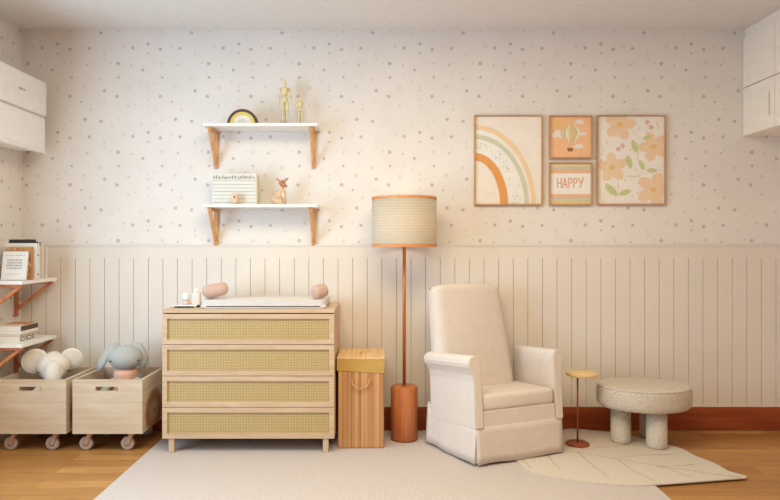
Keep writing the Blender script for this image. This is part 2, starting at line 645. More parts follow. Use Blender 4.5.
# wainscot of tongue-and-groove boards
b = MB()
g0, gs = X(105.5, DW), 14.543 / 147.0
zt, zg, zb = WZ, Z(258, DW), .158
b.cbox((XL, -.010, zb), (XR, 0, zt), 1)
b.cbox((XL, -.016, zg), (XR, -.0099, zt), 0)
b.cbox((XL, -.020, zt - .006), (XR, -.0099, zt + .003), 0)
k0 = int((XL - g0) / gs) - 1
for k in range(k0, 60):
    a, c = g0 + k * gs + .0018, g0 + (k + 1) * gs - .0018
    a, c = max(a, XL), min(c, XR)
    if c - a < .004: continue
    b.cbox((a, -.016, zb), (c, -.0099, zg), 0)
b.cbox((XL, -.019, zb), (XR, -.0155, zb + .014), 0)
struct(b.build('trim_1', [PANEL, GROOVE]))
b = MB()
b.cbox((XL, -.024, .002), (XR, 0, .156), 0, .003)
struct(b.build('baseboard_back', BASEB))

# ------------------------------------------------------------------ rugs
b = MB()
b.cbox((-1.39, -3.6, .0), (1.435, -.06, .010), 0, .003)
tag(b.build('area_rug', RUG), 'large plain cream flat-woven rug covering the middle of the floor', 'rug')

leafpx = [(512, 452), (530, 439), (566, 429.5), (588, 430.5), (612, 433), (638.5, 437.6), (666.5, 445), (682.7, 449.6), (694.5, 456), (715, 464), (729, 471.8), (747.5, 477.6),
          (728, 479.8), (697.5, 482.2), (662, 484.8), (638.5, 486), (603, 484.4), (570, 480), (545, 476), (524, 468)]


def fl(px, py, z=0.0):
    d = (H - z) * F / (py - CY)
    return ((px - CX) * d / F, d - DW)


def smooth_loop(pts, n=4):
    out = []
    L = len(pts)
    for i in range(L):
        p0, p1, p2, p3 = (Vector(pts[(i + k) % L]) for k in (-1, 0, 1, 2))
        for j in range(n):
            t = j / n
            out.append(tuple(0.5 * ((2 * p1) + (-p0 + p2) * t + (2 * p0 - 5 * p1 + 4 * p2 - p3) * t * t + (-p0 + 3 * p1 - 3 * p2 + p3) * t ** 3)))
    return out


lp = [fl(*p, .012) for p in leafpx]
lp2 = []
for i, p in enumerate(smooth_loop(lp)):
    lp2.append(p)
b = MB()
b.prism(lp2, .006, Matrix.Translation((0, 0, .0105)), 0)
lr = b.build('leaf_rug', LEAFR)
tag(lr, 'small cream leaf-shaped rug with stitched veins and a pointed tip on the wood floor', 'rug')
b = MB()
veins = [[(512, 456), (545, 452), (567, 451), (594, 455), (628, 461), (665, 467), (705, 473), (742, 477.2)],
         [(579.5, 450), (608, 446.5), (638, 445)], [(613, 458), (645, 455), (674, 454.5)], [(660, 466.5), (680, 465.8), (694, 464.5)],
         [(578, 452), (590, 463), (609, 478)], [(618, 459.5), (632, 470), (655, 481)], [(655, 465.5), (672, 470), (690, 476.8)],
         [(546, 453), (552, 461), (560, 469)], [(520, 456), (524, 461), (531, 468)], [(545, 452), (556, 446), (572, 440)]]
for v in veins:
    pts = [fl(p[0], p[1], .0165) for p in v]
    b.tube([(x, y, .0166) for x, y in pts], .0026, seg=6, flat=.5)
b.build('vein_stitching', LEAFV, lr)

# ------------------------------------------------------------------ air conditioner on the left wall
ac = thing('air_conditioner', 'white split air conditioner mounted high on the left wall', 'air conditioner', (XL, -.09, 1.86))
L = .98
AX = 2.18 - 0.0
fx = X(47, 4.27) - XL   # depth of the unit from the wall
b = MB(); b.cbox((0.001, -L, .02), (fx - .02, 0, .47), 0, .01)
b.build('body', OFFW, ac)
b = MB(); b.cbox((fx - .025, -L + .004, .245), (fx + .004, -.004, .472), 0, .012)
fp = b.build('front_panel', WHITE, ac)
b = MB()
pts = [(fx + .0045, -.27 - .004 * k, .36 + .006 * math.sin(k * 1.3)) for k in range(9)]
b.tube(pts, .0022, seg=6)
b.cbox((fx + .004, -.335, .352), (fx + .0052, -.31, .366))
b.build('logo_mark', GREYL, fp)
b = MB(); b.cbox((fx - .03, -L + .006, .022), (fx - .008, -.006, .236), 0, .006)
b.build('air_vent', OFFW, ac)
b = MB(); b.cbox((fx - .035, -L + .006, 0), (fx - .001, -.006, .024), 0, .008)
b.build('air_flap', WHITE, ac)

# ------------------------------------------------------------------ wall cabinet on the right
CABW = plain('cabinet_paint', (248, 236, 222), .45)
cab = thing('wall_cabinet', 'white two-row wall cabinet hung under the ceiling on the right wall', 'cabinet', (XR, 0, 1.995))
cfx = X(742.8, DW) - XR          # door face, local x
Ztop = 2.66 - 1.995
split = Z(88.5, DW) - 1.995
b = MB()
b.cbox((cfx + .02, -2.45, 0), (-.002, -.002, Ztop), 0)
b.cbox((cfx + .012, -2.45, Ztop), (-.002, -.002, ZC - 1.995 - .001), 0)
b.build('body', CABW, cab)
dy = .349
for r_, (z0, z1) in enumerate(((.001, split - .003), (split + .003, Ztop))):
    for k in range(7):
        y1, y0 = -k * dy - .003, -(k + 1) * dy + .002
        b = MB(); b.cbox((cfx, y0, z0), (cfx + .019, y1, z1), 0, .002)
        dr = b.build('door', CABW, cab)
        if r_ == 0:
            b = MB(); b.cbox((cfx - .012, y0 + .045, z0 + .08), (cfx - .004, y0 + .057, z0 + .24), 0, .003)
            for zz in (z0 + .1, z0 + .22): b.cbox((cfx - .006, y0 + .046, zz - .005), (cfx + .001, y0 + .056, zz + .005))
            b.build('handle', CABW, dr)

# ------------------------------------------------------------------ shelves
def wall_shelf(label, zb, bz, mat_b):
    """white board on two wooden brackets on the back wall; origin = underside at wall, left end"""
    x0, x1 = X(203, 4.16), X(317.5, 4.16)
    s = thing('wall_shelf', label, 'shelf', (x0, 0, zb), 0, 'white shelves over the dresser')
    w = x1 - x0
    b = MB(); b.cbox((0, -.205, 0), (w, -.002, .020), 0, .002)
    b.build('shelf_board', WHITE, s)
    for xx in (.024, w - .030 - .028):
        b = MB()
        b.cbox((xx, -.020, -bz), (xx + .026, -.0015, -.0002), 0, .002)
        b.cbox((xx, -.185, -.020), (xx + .026, -.0185, -.0002), 0, .002)
        # diagonal brace
        p0, p1 = Vector((xx + .013, -.178, -.018)), Vector((xx + .013, -.012, -bz + .022))
        d = p1 - p0
        b.box((p0 + p1) / 2, (.020, .020, d.length), 0, .002, rot=d.to_track_quat('Z', 'X').to_matrix())
        br = b.build('bracket', mat_b, s)
        for zz in (-.06, -bz + .012):
            b = MB()
            b.cyl((xx + .013, -.022, zz), (xx + .013, -.0195, zz), .004, seg=10)
            b.build('screw', GREYL, br)
    return s, x0


zu = Z(126, 4.155)
zl = Z(207.2, 4.155)
su, sx0 = wall_shelf('upper white wall shelf on wooden brackets holding the rainbow and two wooden figures', zu, .250, BRKT)
sl = dup(su, (sx0, 0, zl), 'lower white wall shelf on wooden brackets holding the letter box and the deer figure')
ZU, ZL = zu + .0203, zl + .0203


def side_shelf(label, zt):
    """white board on wooden brackets on the left wall in the back corner"""
    s = thing('side_shelf', label, 'shelf', (XL, -.070, zt - .022), 0, 'white shelves in the left corner')
    b = MB(); b.cbox((.001, -.43, 0), (.270, -.008, .022), 0, .002)
    b.build('shelf_board', WHITE, s)
    for yy in (-.040, -.40):
        b = MB()
        b.cbox((.001, yy, -.235), (.020, yy + .026, -.0002), 0, .002)
        b.cbox((.0195, yy, -.020), (.250, yy + .026, -.0002), 0, .002)
        p0, p1 = Vector((.012, yy + .013, -.190)), Vector((.235, yy + .013, -.015))
        d = p1 - p0
        b.box((p0 + p1) / 2, (.020, .020, d.length), 0, .002, rot=d.to_track_quat('Z', 'Y').to_matrix())
        b.build('bracket', BRKT_R, s)
    return s


ZS1, ZS2 = 1.037, .655
s1 = side_shelf('upper corner shelf on the left wall carrying the upright books', ZS1)
s2 = dup(s1, (XL, -.070, ZS2 - .022), 'lower corner shelf on the left wall carrying the stack of flat books')

# ------------------------------------------------------------------ books
PG = plain('book_pages', (240, 234, 224), .8)
def book_up(name, label, x0, x1, y, th, z, h, mats, marks=None, tilt=0, group='books standing on the upper corner shelf'):
    """a book standing with its front cover to the camera; y = front cover"""
    t = thing(name, label, 'book', (x0, y, z), 0, group)
    w = x1 - x0
    b = MB(); b.cbox((.002, .0025, .002), (w - .002, th - .0025, h - .003), 0)
    b.build('pages', PG, t)
    b = MB()
    b.cbox((0, 0, 0), (w, .0025, h), 0, .0006)
    b.cbox((0, th - .0025, 0), (w, th, h), 0, .0006)
    b.cbox((w - .0022, .0005, 0), (w, th - .0005, h), 0, .0006)
    if marks: marks(b, w, h, th)
    b.build('cover', mats, t)
    t.rotation_euler = (R(tilt), 0, 0)
    return t


INK_G = plain('ink_grey', (140, 136, 140), .8)
INK_O = plain('ink_ochre', (214, 150, 84), .8)
INK_B = plain('ink_blue_grey', (150, 166, 186), .8)
BLACK = plain('ink_dark', (52, 46, 42), .6)
COVW = plain('cover_white', (236, 232, 226), .6)
COVC = plain('cover_cream', (234, 222, 208), .6)
ORNG = plain('cover_orange', (204, 146, 92), .6)
ORN2 = plain('cover_brown_print', (158, 98, 66), .6)
CREAMP = plain('print_cream', (240, 214, 176), .6)


def marks_a(b, w, h, th):
    rnd = random.Random(3)
    for row, z in enumerate((.118, .101, .084, .067)):
        x = .028 + .004 * (row % 2)
        while x < w - .035:
            ww = rnd.choice((.004, .006, .003))
            b.cbox((x, -.0006, z), (x + ww, 0.0002, z + .009), rnd.choice((1, 2, 3, 1)))
            if rnd.random() < .5: b.cbox((x, -.0006, z + .009), (x + .0016, 0.0002, z + .012), 1)
            x += ww + .0035
    for k in range(10): b.cbox((.02 + k * .012, -.0006, .15), (.027 + k * .012, .0002, .153), 1)
    for k in range(7): b.cbox((.03 + k * .013, -.0006, .035), (.038 + k * .013, .0002, .038), 2)


def marks_b(b, w, h, th):
    rnd = random.Random(5)
    for k in range(90):
        x, z = rnd.uniform(.006, w - .008), rnd.uniform(.01, h - .012)
        s = rnd.uniform(.004, .013)
        b.cbox((x, -.0006 - .0001 * (k % 4), z), (min(w - .003, x + s), .0002, min(h - .003, z + s)), rnd.choice((1, 2, 2, 1, 0)))


def marks_c(b, w, h, th):
    for z in (.03, .15): b.cbox((w - .0003, .006, z), (w + .0005, th - .006, z + .006), 1)


ys = 3.925 - DW
t = book_up('book', 'small white book with lines of coloured lettering leaning against the other books', X(3, 3.95), X(28, 3.95), ys, .012, ZS1 + .0035, .176, [COVW, INK_G, INK_O, INK_B], marks_a, tilt=-9)
book_up('book', 'book with an orange illustrated cover standing behind the small white book', X(6.5, 3.98), X(31.3, 3.98), ys + .055, .022, ZS1 + .0005, .205, [ORNG, ORN2, CREAMP], marks_b)
book_up('book', 'thick white book standing behind the orange illustrated book', X(6.5, 4.01), X(37.5, 4.02), ys + .085, .034, ZS1 + .0005, .228, [COVW, BLACK], marks_c)
book_up('book', 'black-edged tall book rising above the thick white book', X(9, 4.05), X(34.5, 4.05), ys + .124, .020, ZS1 + .0005, .252, [BLACK], None)
book_up('book', 'white book with black marks at the top of its edge, right of the black book', X(9, 4.09), X(39.8, 4.09), ys + .150, .024, ZS1 + .0005, .243, [COVW, BLACK], lambda b, w, h, th: (b.cbox((w - .0003, .004, h - .03), (w + .0005, th - .004, h - .008), 1), b.cbox((w - .012, -.0005, h - .022), (w - .002, .0002, h - .004), 1)))
book_up('book', 'slim cream book in the row on the upper corner shelf, second from the back wall', X(10, 4.11), X(43.2, 4.115), ys + .180, .020, ZS1 + .0005, .228, [COVC, BLACK], None)
book_up('book', 'cream book with a thin dark line, closest to the back wall', X(12, 4.15), X(46.6, 4.15), ys + .206, .030, ZS1 + .0005, .200, [COVC, BLACK], lambda b, w, h, th: b.cbox((w - .0003, .002, .03), (w + .0005, .0045, h - .01), 1))


def book_flat(label, x1, w, y0, y1, z, th, cover, spine, marks=None):
    t = thing('book', label, 'book', (x1, y0, z), 0, 'books stacked flat on the lower corner shelf')
    L = y1 - y0
    b = MB(); b.cbox((-w + .003, .002, .0025), (-.0025, L - .002, th - .0025), 0)
    b.build('pages', PG, t)
    b = MB()
    b.cbox((-w, 0, 0), (0, L, .0025), 0); b.cbox((-w, 0, th - .0025), (0, L, th), 0)
    b.cbox((-.0025, 0, 0), (.0006, L, th), 1, .0008)
    if marks: marks(b, L, th)
    b.build('cover', [cover, spine, BLACK, COVW], t)
    return t


def pat(b, L, th):
    for k, (a, c) in enumerate(((.012, .06), (.075, .085), (.095, .15), (.16, .2))):
        b.cbox((0, a * L / .22, .005), (.0012, c * L / .22, th - .005), 2)
        if k != 1: b.cbox((.001, a * L / .22 + .008, .010), (.0018, c * L / .22 - .008, th - .010), 3)


COVP = plain('cover_rose', (214, 178, 160), .6)
DKBR = plain('spine_dark_brown', (96, 70, 58), .6)
z = ZS2 + .0004
y0f, y1f = 3.95 - DW, 4.145 - DW
xs = X(19.5, 3.95)
hs = [.036, .012, .022, .022, .030]
book_flat('bottom book of the flat stack, white with a black patterned spine', xs, .19, y0f, y1f, z, .034, COVW, COVC, pat); z += .0344
book_flat('thin rose-coloured book in the flat stack, second from the bottom', xs + .004, .195, y0f, y1f - .01, z, .012, COVP, COVP); z += .0124
book_flat('white book in the middle of the flat stack', xs + .010, .2, y0f, y1f, z, .020, COVW, COVW); z += .0204
book_flat('book with a dark brown spine near the top of the flat stack', xs + .010, .2, y0f, y1f, z, .030, COVW, DKBR); z += .0304
book_flat('small thin orange book lying on top of the flat stack', xs - .0, .12, y0f + .05, y1f - .03, z, .009, ORNG, ORNG)

# ------------------------------------------------------------------ trolleys
WHEEL = plain('wheel_clear_rubber', (180, 160, 148), .3)
HUBM = plain('wheel_hub_copper', (196, 158, 130), .35, .2)


def rrect(cx, cy, w, h, r, n=5):
    out = []
    for sx, sy, a0 in ((1, 1, 0), (-1, 1, 90), (-1, -1, 180), (1, -1, 270)):
        for k in range(n + 1):
            a = R(a0 + 90 * k / n)
            out.append((cx + sx * (w / 2 - r) + r * math.cos(a), cy + sy * (h / 2 - r) + r * math.sin(a)))
    return out


TW, TD, TH, TZ = .421, .425, .326, .115
KNOT = knotty('pine_knotty_side', (.20, .21), (218, 199, 177), (198, 172, 142), (156, 98, 50))


def trolley(label, x0):
    t = thing('toy_trolley', label, 'trolley', (x0, 3.865 - DW, 0), 0, 'wooden toy trolleys on casters')
    th = .018
    b = MB()
    hole = rrect(TW / 2 - .004, TZ + TH - .055, .138, .027, .004)
    b.prism([(0, TZ), (TW, TZ), (TW, TZ + TH), (0, TZ + TH)], th, Matrix.Translation((0, th, 0)) @ XZ, 0, holes=[hole])
    b.build('front_panel', PINE_X, t)
    b = MB()
    b.prism([(0, TZ), (TW, TZ), (TW, TZ + TH), (0, TZ + TH)], th, Matrix.Translation((0, TD, 0)) @ XZ, 0, holes=[hole])
    b.build('back_panel', PINE_X, t)
    for xx in (0, TW - th):
        b = MB(); b.cbox((xx, th + .0002, TZ), (xx + th, TD - th - .0002, TZ + TH), 0)
        if xx: b.cyl((TW - .001, .19, TZ + .085), (TW + .0008, .19, TZ + .085), .006, mi=1, seg=12); b.cyl((TW - .001, .26, TZ + .03), (TW + .0008, .26, TZ + .03), .004, mi=1, seg=12)
        b.build('side_panel', [KNOT if xx else PINE_Y, ORN2], t)
    b = MB(); b.cbox((th, th, TZ + .004), (TW - th, TD - th, TZ + .016), 0)
    b.build('bottom_panel', PINE_X, t)
    for cx_ in (.058, TW - .110):
        for cy_ in (.06, TD - .06):
            b = MB()
            b.cyl((cx_ - .011, cy_, .042), (cx_ + .011 - .022 + .022, cy_, .042), .001, seg=8)
            b = MB()
            # wheel axis points to the camera
            b.lathe([(.018, -.012), (.034, -.013), (.0405, -.009), (.042, 0), (.0405, .009), (.034, .013), (.018, .012)], (cx_, cy_, .042), 0, rot=Matrix.Rotation(R(90), 3, 'X'))
            b.lathe([(0, -.010), (.012, -.013), (.019, -.010), (.019, .010), (.012, .013), (0, .010)], (cx_, cy_, .042), 1, rot=Matrix.Rotation(R(90), 3, 'X'), seg=20)
            w = b.build('caster_wheel', [WHEEL, HUBM], t)
            b = MB()
            for s_ in (-.019, .016):
                b.prism([(-.010, -.004), (.008, -.010), (.044, .069), (.014, .069)], .003, Matrix.Translation((cx_, cy_ + s_ + .003, .042)) @ XZ, 0)
            b.cbox((cx_ + .004, cy_ - .024, .108), (cx_ + .055, cy_ + .024, .1148), 0)
            b.cyl((cx_, cy_ - .022, .042), (cx_, cy_ + .022, .042), .005, seg=10)
            b.build('caster_fork', HUBM, w)
    return t


XT2, XT1 = X(72.5, 3.865), X(66, 3.865) - TW
tr2 = trolley('right pine toy trolley on casters with the grey bunny, next to the dresser', XT2)
tr1 = dup(tr2, (XT1, 3.865 - DW, 0), 'left pine toy trolley on casters with the elephant, in front of the corner shelves')

# ------------------------------------------------------------------ plush toys
def elephant(loc, rz):
    t = thing('plush_elephant', 'cream plush elephant with big round ears sitting in the left trolley', 'soft toy', loc, rz)
    b = MB()
    b.ell((0, 0, .10), (.092, .085, .10)); b.ell((0, -.01, .20), (.075, .07, .09))
    hz = .352
    b.ell((0, -.02, hz), (.096, .085, .085))
    b.ell((0, 0.0, hz + .050), (.052, .06, .04))
    b.ell((0, -.075, hz - .035), (.062, .055, .055))
    b.tube([(0, -.05, hz + .03), (0, -.085, hz - .005), (0, -.105, hz - .055), (0, -.112, hz - .11), (0, -.12, hz - .155)], [.040, .050, .048, .038, .030], seg=16)
    for s_ in (-1, 1):
        b.tube([(s_ * .05, -.02, .23), (s_ * .1, -.05, .19), (s_ * .11, -.075, .13)], [.032, .030, .030], seg=12)
        b.ell((s_ * .11, -.078, .12), .031)
        b.tube([(s_ * .05, -.03, .05), (s_ * .085, -.085, .04), (s_ * .09, -.12, .04)], [.04, .038, .036], seg=12)
    b.build('body', PLUSH_E, t)
    for s_, (cx_, cz_, r_) in ((-1, (-.105, hz + .036, .079)), (1, (.104, hz + .036, .069))):
        b = MB()
        b.ell((cx_, .0, cz_), (r_, .018, r_), 0, rot=Matrix.Rotation(R(-s_ * 6), 3, 'Z'), seg=32)
        e = b.build('ear', PLUSH_E, t)
        b = MB()
        b.ell((cx_, -.0075, cz_), (r_ * .84, .0145, r_ * .84), 0, rot=Matrix.Rotation(R(-s_ * 6), 3, 'Z'), seg=32)
        b.build('ear_lining', PLUSH_EI, e)
    for s_ in (-1, 1):
        b = MB(); b.ell((s_ * .084, -.068, hz - .028), .0055, seg=12)
        b.build('eye', EYE, t)
    return t


ex, ed = X(52, 4.08), 4.10
elephant((ex, ed - DW, .132), R(24))


def bunny(loc, rz):
    t = thing('plush_bunny', 'grey plush bunny with floppy ears and a peach dress sitting in the right trolley', 'soft toy', loc, rz)
    hz = .405
    b = MB()
    b.ell((.0, 0, .10), (.085, .08, .10))
    b.ell((.0, 0, .20), (.06, .06, .1))
    b.tube([(0, 0, .26), (0, 0, .35)], [.04, .045])
    b.ell((.004, -.02, hz), (.110, .085, .080), fn=lambda c: Vector((c.x * (1 - .12 * (c.z < 0) * abs(c.z) / .07), c.y, c.z)))
    for s_ in (-1, 1):
        b.tube([(s_ * .04, -.01, .27), (s_ * .095, -.04, .245), (s_ * .125, -.055, .2), (s_ * .12, -.09, .15)], [.026, .024, .024, .026], seg=12)
        b.tube([(s_ * .05, -.03, .05), (s_ * .075, -.09, .05), (s_ * .075, -.13, .06)], [.036, .034, .036], seg=12)
    b.build('body', PLUSH_B, t)
    for s_, pts in ((-1, [(-.030, 0, hz + .055), (-.050, .005, hz + .080), (-.082, -.005, hz + .066), (-.114, -.02, hz + .025), (-.140, -.025, hz - .028), (-.160, -.02, hz - .075)]),
                    (1, [(.03, 0, hz + .055), (.048, .01, hz + .082), (.074, -.005, hz + .070), (.096, -.02, hz + .03), (.106, -.03, hz - .02), (.104, -.03, hz - .068)])):
        b = MB()
        b.tube(pts, [.020, .026, .028, .031, .033, .018], seg=14, flat=.55)
        e = b.build('ear', PLUSH_B, t)
    for s_ in (-1, 1):
        b = MB(); b.ell((s_ * .082 + .002, -.076, hz - .010), .0055, seg=12)
        b.build('eye', EYE, t)
    b = MB()
    b.lathe([(.048, .335), (.070, .325), (.074, .30), (.066, .27), (.082, .20), (.11, .10), (.128, .035), (.120, .03), (.07, .18), (.04, .29)], (0, 0, 0), seg=32)
    b.build('dress', PLUSH_P, t)


bunny((X(124.5, 4.08), 4.10 - DW, .132), R(14))

# ------------------------------------------------------------------ dresser
DX0, DX1 = X(162, 3.83), X(334.3, 3.83)
DY0, DY1 = 3.83 - DW, -.03
DZ0, DZ1 = Z(439, 3.83), Z(309.7, 3.83)
dr = thing('dresser', 'light wood dresser with four cane-fronted drawers and short square legs', 'dresser', (DX0, DY0, 0))
W, D = DX1 - DX0, DY1 - DY0
b = MB()
b.cbox((0, .022, DZ0), (.018, D, DZ1 - .0205), 0, .002)
b.cbox((W - .018, .022, DZ0), (W, D, DZ1 - .0205), 0, .002)
b.cbox((.018, .03, DZ0), (W - .018, D, DZ0 + .018), 0)
b.cbox((.018, D - .01, DZ0 + .018), (W - .018, D - .002, DZ1 - .0205), 0)
b.build('carcass', OAK_Z, dr)
b = MB(); b.cbox((-.002, -.002, DZ1 - .020), (W + .002, D, DZ1), 0, .003)
b.build('dresser_top', OAK_X, dr)
zs = [Z(y, 3.83) for y in (313.8, 344.6, 376.1, 407.5, 439)]
proto = None
for k in range(4):
    z1, z0 = zs[k] - .0015, zs[k + 1] + .002
    b = MB()
    fw = .029
    b.prism([(0, 0), (W - .002, 0), (W - .002, z1 - z0), (0, z1 - z0)], .018, Matrix.Translation((.001, .019, z0)) @ XZ, 0,
            holes=[[(fw, fw), (W - fw - .004, fw), (W - fw - .004, z1 - z0 - fw), (fw, z1 - z0 - fw)]])
    b.cbox((.03, .0195, z0 + .02), (W - .03, D - .06, z0 + .03), 0)
    d_ = b.build('drawer', OAK_X, dr)
    b = MB(); b.cbox((fw - .004, .012, z0 + fw - .006), (W - fw - .001, .015, z1 - fw + .006), 0)
    b.build('cane_panel', CANE, d_)
for xx in (.036, W - .036 - .033):
    for yy in (.010, D - .065):
        b = MB(); b.cbox((xx, yy, .0105), (xx + .033, yy + .033, DZ0 - .0002), 0, .002)
        b.build('leg', OAK_Z, dr)

# things on the dresser
ZD = DZ1 + .0005
mat_ = thing('changing_mat', 'grey-white changing tray with raised rim lying along the dresser top', 'changing mat', (X(200.5, 3.90), 3.90 - DW, ZD))
w, dd = X(326, 3.90) - X(200.5, 3.90), .36
MATW = plain('mat_white', (218, 212, 208), .5)
b = MB(); b.cbox((0, 0, 0), (w, dd, .022), 0, .008, smooth=True)
b.prism(rrect(w / 2, dd / 2, w, dd, .035), .050, Matrix.Translation((0, 0, 0.001)), 0, holes=[rrect(w / 2, dd / 2, w - .05, dd - .05, .025)])
b.build('tray_shell', MATW, mat_)
b = MB(); b.cbox((.028, .028, .0225), (w - .028, dd - .028, .0465), 0, .008, smooth=True)
b.build('tray_pad', plain('mat_pad', (236, 226, 216), .8), mat_)


def bolster(label, c, ln, r, rot):
    o = thing('bolster_pillow', label, 'pillow', c, 0, 'pink knit bolsters on the changing mat')
    o.rotation_euler = rot
    b = MB()
    prof = [(0, -ln / 2 - .006), (r * .55, -ln / 2 - .004), (r * .88, -ln / 2 + .008), (r, -ln / 2 + .025), (r * 1.02, 0), (r, ln / 2 - .025), (r * .88, ln / 2 - .008), (r * .55, ln / 2 + .004), (0, ln / 2 + .006)]
    b.lathe(prof, (0, 0, 0), seg=32, rot=Matrix.Rotation(R(90), 3, 'Y'))
    b.build('cushion', PINKK, o)
    for s_ in (-1, 1):
        b = MB(); b.lathe([(.003, -.003), (.006, 0), (.003, .003), (0, .003)], (s_ * (ln / 2 + .006), 0, 0), seg=14, rot=Matrix.Rotation(R(90), 3, 'Y'))
        b.build('end_button', PINKK, o)
    return o


zp = ZD + .0385
bolster('left pink knit bolster on the changing mat, nearer the trolleys', (X(215.3, 4.04), 4.04 - DW, zp + .064), .145, .042, (0, R(-9), R(18)))
bolster('right pink knit bolster at the lamp end of the changing mat', (X(319.5, 4.03), 4.03 - DW, zp + .057), .10, .043, (0, R(-4), R(48)))

tray = MB(); tray.prism(rrect(0, 0, .145, .10, .012), .009, Matrix.Identity(4), 0)
tray.prism(rrect(0, 0, .145, .10, .012), .016, Matrix.Identity(4), 0, holes=[rrect(0, 0, .137, .092, .009)])
tr_ = tray.build('small_tray', WHITE)
tr_.location = (X(186, 4.0) + .004, 4.0 - DW, ZD)
tag(tr_, 'small white rectangular tray at the left end of the dresser', 'tray')
zt_ = ZD + .0095
jar = thing('lidded_jar', 'small pink jar with a white lid on the small tray', 'jar', (X(187, 4.0), 3.985 - DW, zt_))
b = MB(); b.lathe([(0, 0), (.018, 0), (.021, .004), (.021, .036), (0, .036)], seg=24)
b.build('jar_base', plain('jar_pink', (226, 190, 176), .4), jar)
b = MB(); b.lathe([(0, .0362), (.0235, .0362), (.025, .042), (.025, .074), (.022, .079), (0, .080)], seg=24)
b.build('lid', plain('jar_white', (230, 234, 230), .4), jar)
bt = thing('lotion_bottle', 'pale peach bottle standing on the small tray beside the jar', 'bottle', (X(196.5, 4.0), 4.0 - DW, zt_))
b = MB(); b.box((0, 0, .042), (.052, .034, .084), 0, .008, seg=3, smooth=True)
b.build('bottle_body', plain('bottle_peach', (234, 216, 202), .4), bt)
b = MB(); b.cyl((0, 0, .0835), (0, 0, .092), .012); b.box((0, 0, .098), (.034, .024, .012), 0, .003)
b.build('bottle_cap', WHITE, bt)

# ------------------------------------------------------------------ laundry hamper
HX0, HX1 = X(337.3, 3.92), X(384, 3.92)
HYa, HYb = 3.92 - DW, -.10
ham = thing('laundry_hamper', 'slatted bamboo laundry hamper with a mustard fabric rim between dresser and lamp', 'hamper', (HX0, HYa, .0105))
W, D = HX1 - HX0, HYb - HYa


def bamboo():
    m, nt, b = nodes('bamboo_slats')
    mp = mapping(nt)
    w = N(nt, 'ShaderNodeTexNoise')
    w.inputs['Scale'].default_value = 1
    w.inputs['Detail'].default_value = 1
    mp.inputs['Scale'].default_value = (75, 75, .4)
    nt.links.new(mp.outputs[0], w.inputs['Vector'])
    cr = N(nt, 'ShaderNodeValToRGB')
    e = cr.color_ramp.elements
    e[0].position = .35; e[0].color = lin((186, 126, 80))
    e[1].position = .65; e[1].color = lin((226, 178, 124))
    nt.links.new(w.outputs['Fac'], cr.inputs[0])
    nt.links.new(cr.outputs[0], b.inputs['Base Color'])
    b.inputs['Roughness'].default_value = .5
    bump(nt, b, w.outputs['Fac'], .2)
    return m


BAMB = bamboo()
zh = Z(372, 3.92) - .0105
ztop = Z(357.5, 3.92) - .0105
b = MB()
b.cbox((.004, .004, .0), (W - .004, D - .004, ztop - .014), 0, .006)
n = 26
for k in range(n):
    a = .006 + (W - .012) * k / n
    b.cbox((a + .0008, .0, .004), (a + (W - .012) / n - .0008, .0045, zh + .02), 0, .0012)
n2 = 28
for k in range(n2):
    a = .006 + (D - .012) * k / n2
    b.cbox((W - .0045, a + .0008, .004), (W, a + (D - .012) / n2 - .0008, zh + .02), 0, .0012)
b.build('bamboo_body', BAMB, ham)
b = MB()
MUST = fabric('mustard_cotton', (196, 157, 88), 400, .2)
loop = []
b.prism([(-.003, zh + .010), (W * .35, zh + .004), (W + .003, zh - .008), (W + .003, ztop - .013), (-.003, ztop - .013)], .004, Matrix.Translation((0, .0, 0)) @ XZ, 0)
b.cbox((W - .001, -.003, zh - .008), (W + .003, D, ztop - .013), 0)
b.cbox((-.003, -.003, zh + .010), (.001, D, ztop - .013), 0)
b.build('fabric_rim', MUST, ham)
b = MB()
BL = wood('bamboo_lid', (238, 206, 152), (212, 164, 106), 'Y', 2.2)
b.cbox((-.003, -.005, ztop - .0125), (W + .003, D, ztop + .002), 0, .003)
ld = b.build('lid', BL, ham)
b = MB(); b.tube([(W / 2 - .006, D / 2 - .05, ztop + .001), (W / 2 - .006, D / 2 - .052, ztop + .016), (W / 2, D / 2 - .053, ztop + .022), (W / 2 + .006, D / 2 - .052, ztop + .016), (W / 2 + .006, D / 2 - .05, ztop + .001)], .0028, seg=8)
b.build('lid_loop', BRKT, ld)
b = MB()
hx, hz_ = W * .5, Z(381, 3.92) - .0105
b.tube([(hx + .052 * math.cos(a) , -.010 - .012 * math.sin(-a), hz_ + .040 * math.sin(a)) for a in [PI + PI * k / 14 for k in range(15)]], .0042, seg=8)
for s_ in (-1, 1): b.ell((hx + s_ * .052, -.008, hz_ + .002), .007, seg=10)
b.build('rope_handle', wood('rope', (226, 178, 120), (190, 136, 82), 'X', 6), ham)

# ------------------------------------------------------------------ floor lamp
ld_ = 4.112
lamp = thing('floor_lamp', 'floor lamp with a woven drum shade, copper pole and reddish wooden cylinder base', 'lamp', (X(404.2, ld_), ld_ - DW, .0105))
br_ = 27 / 2 / 641 * ld_
zb_ = Z(386, ld_) - .0105
b = MB(); b.lathe([(0, .006), (br_ - .004, .006), (br_, .010), (br_, zb_ - .004), (br_ - .004, zb_), (0, zb_)], seg=48)
b.build('base', MAHOG, lamp)
b = MB(); b.lathe([(0, 0), (br_ - .002, 0), (br_ - .002, .0062), (0, .0062)], seg=48)
b.build('base_plate', REDMET, lamp)
b = MB(); b.cyl((0, 0, zb_ - .001), (0, 0, Z(236, ld_)), .0105, seg=20); b.cyl((0, 0, zb_ - .001), (0, 0, zb_ + .008), .015, seg=20, bev=.002)
b.build('pole', COPPER, lamp)
sr = 32.2 / 641 * ld_
z0, z1 = Z(247, ld_) - .0105, Z(197.3, ld_) - .0105
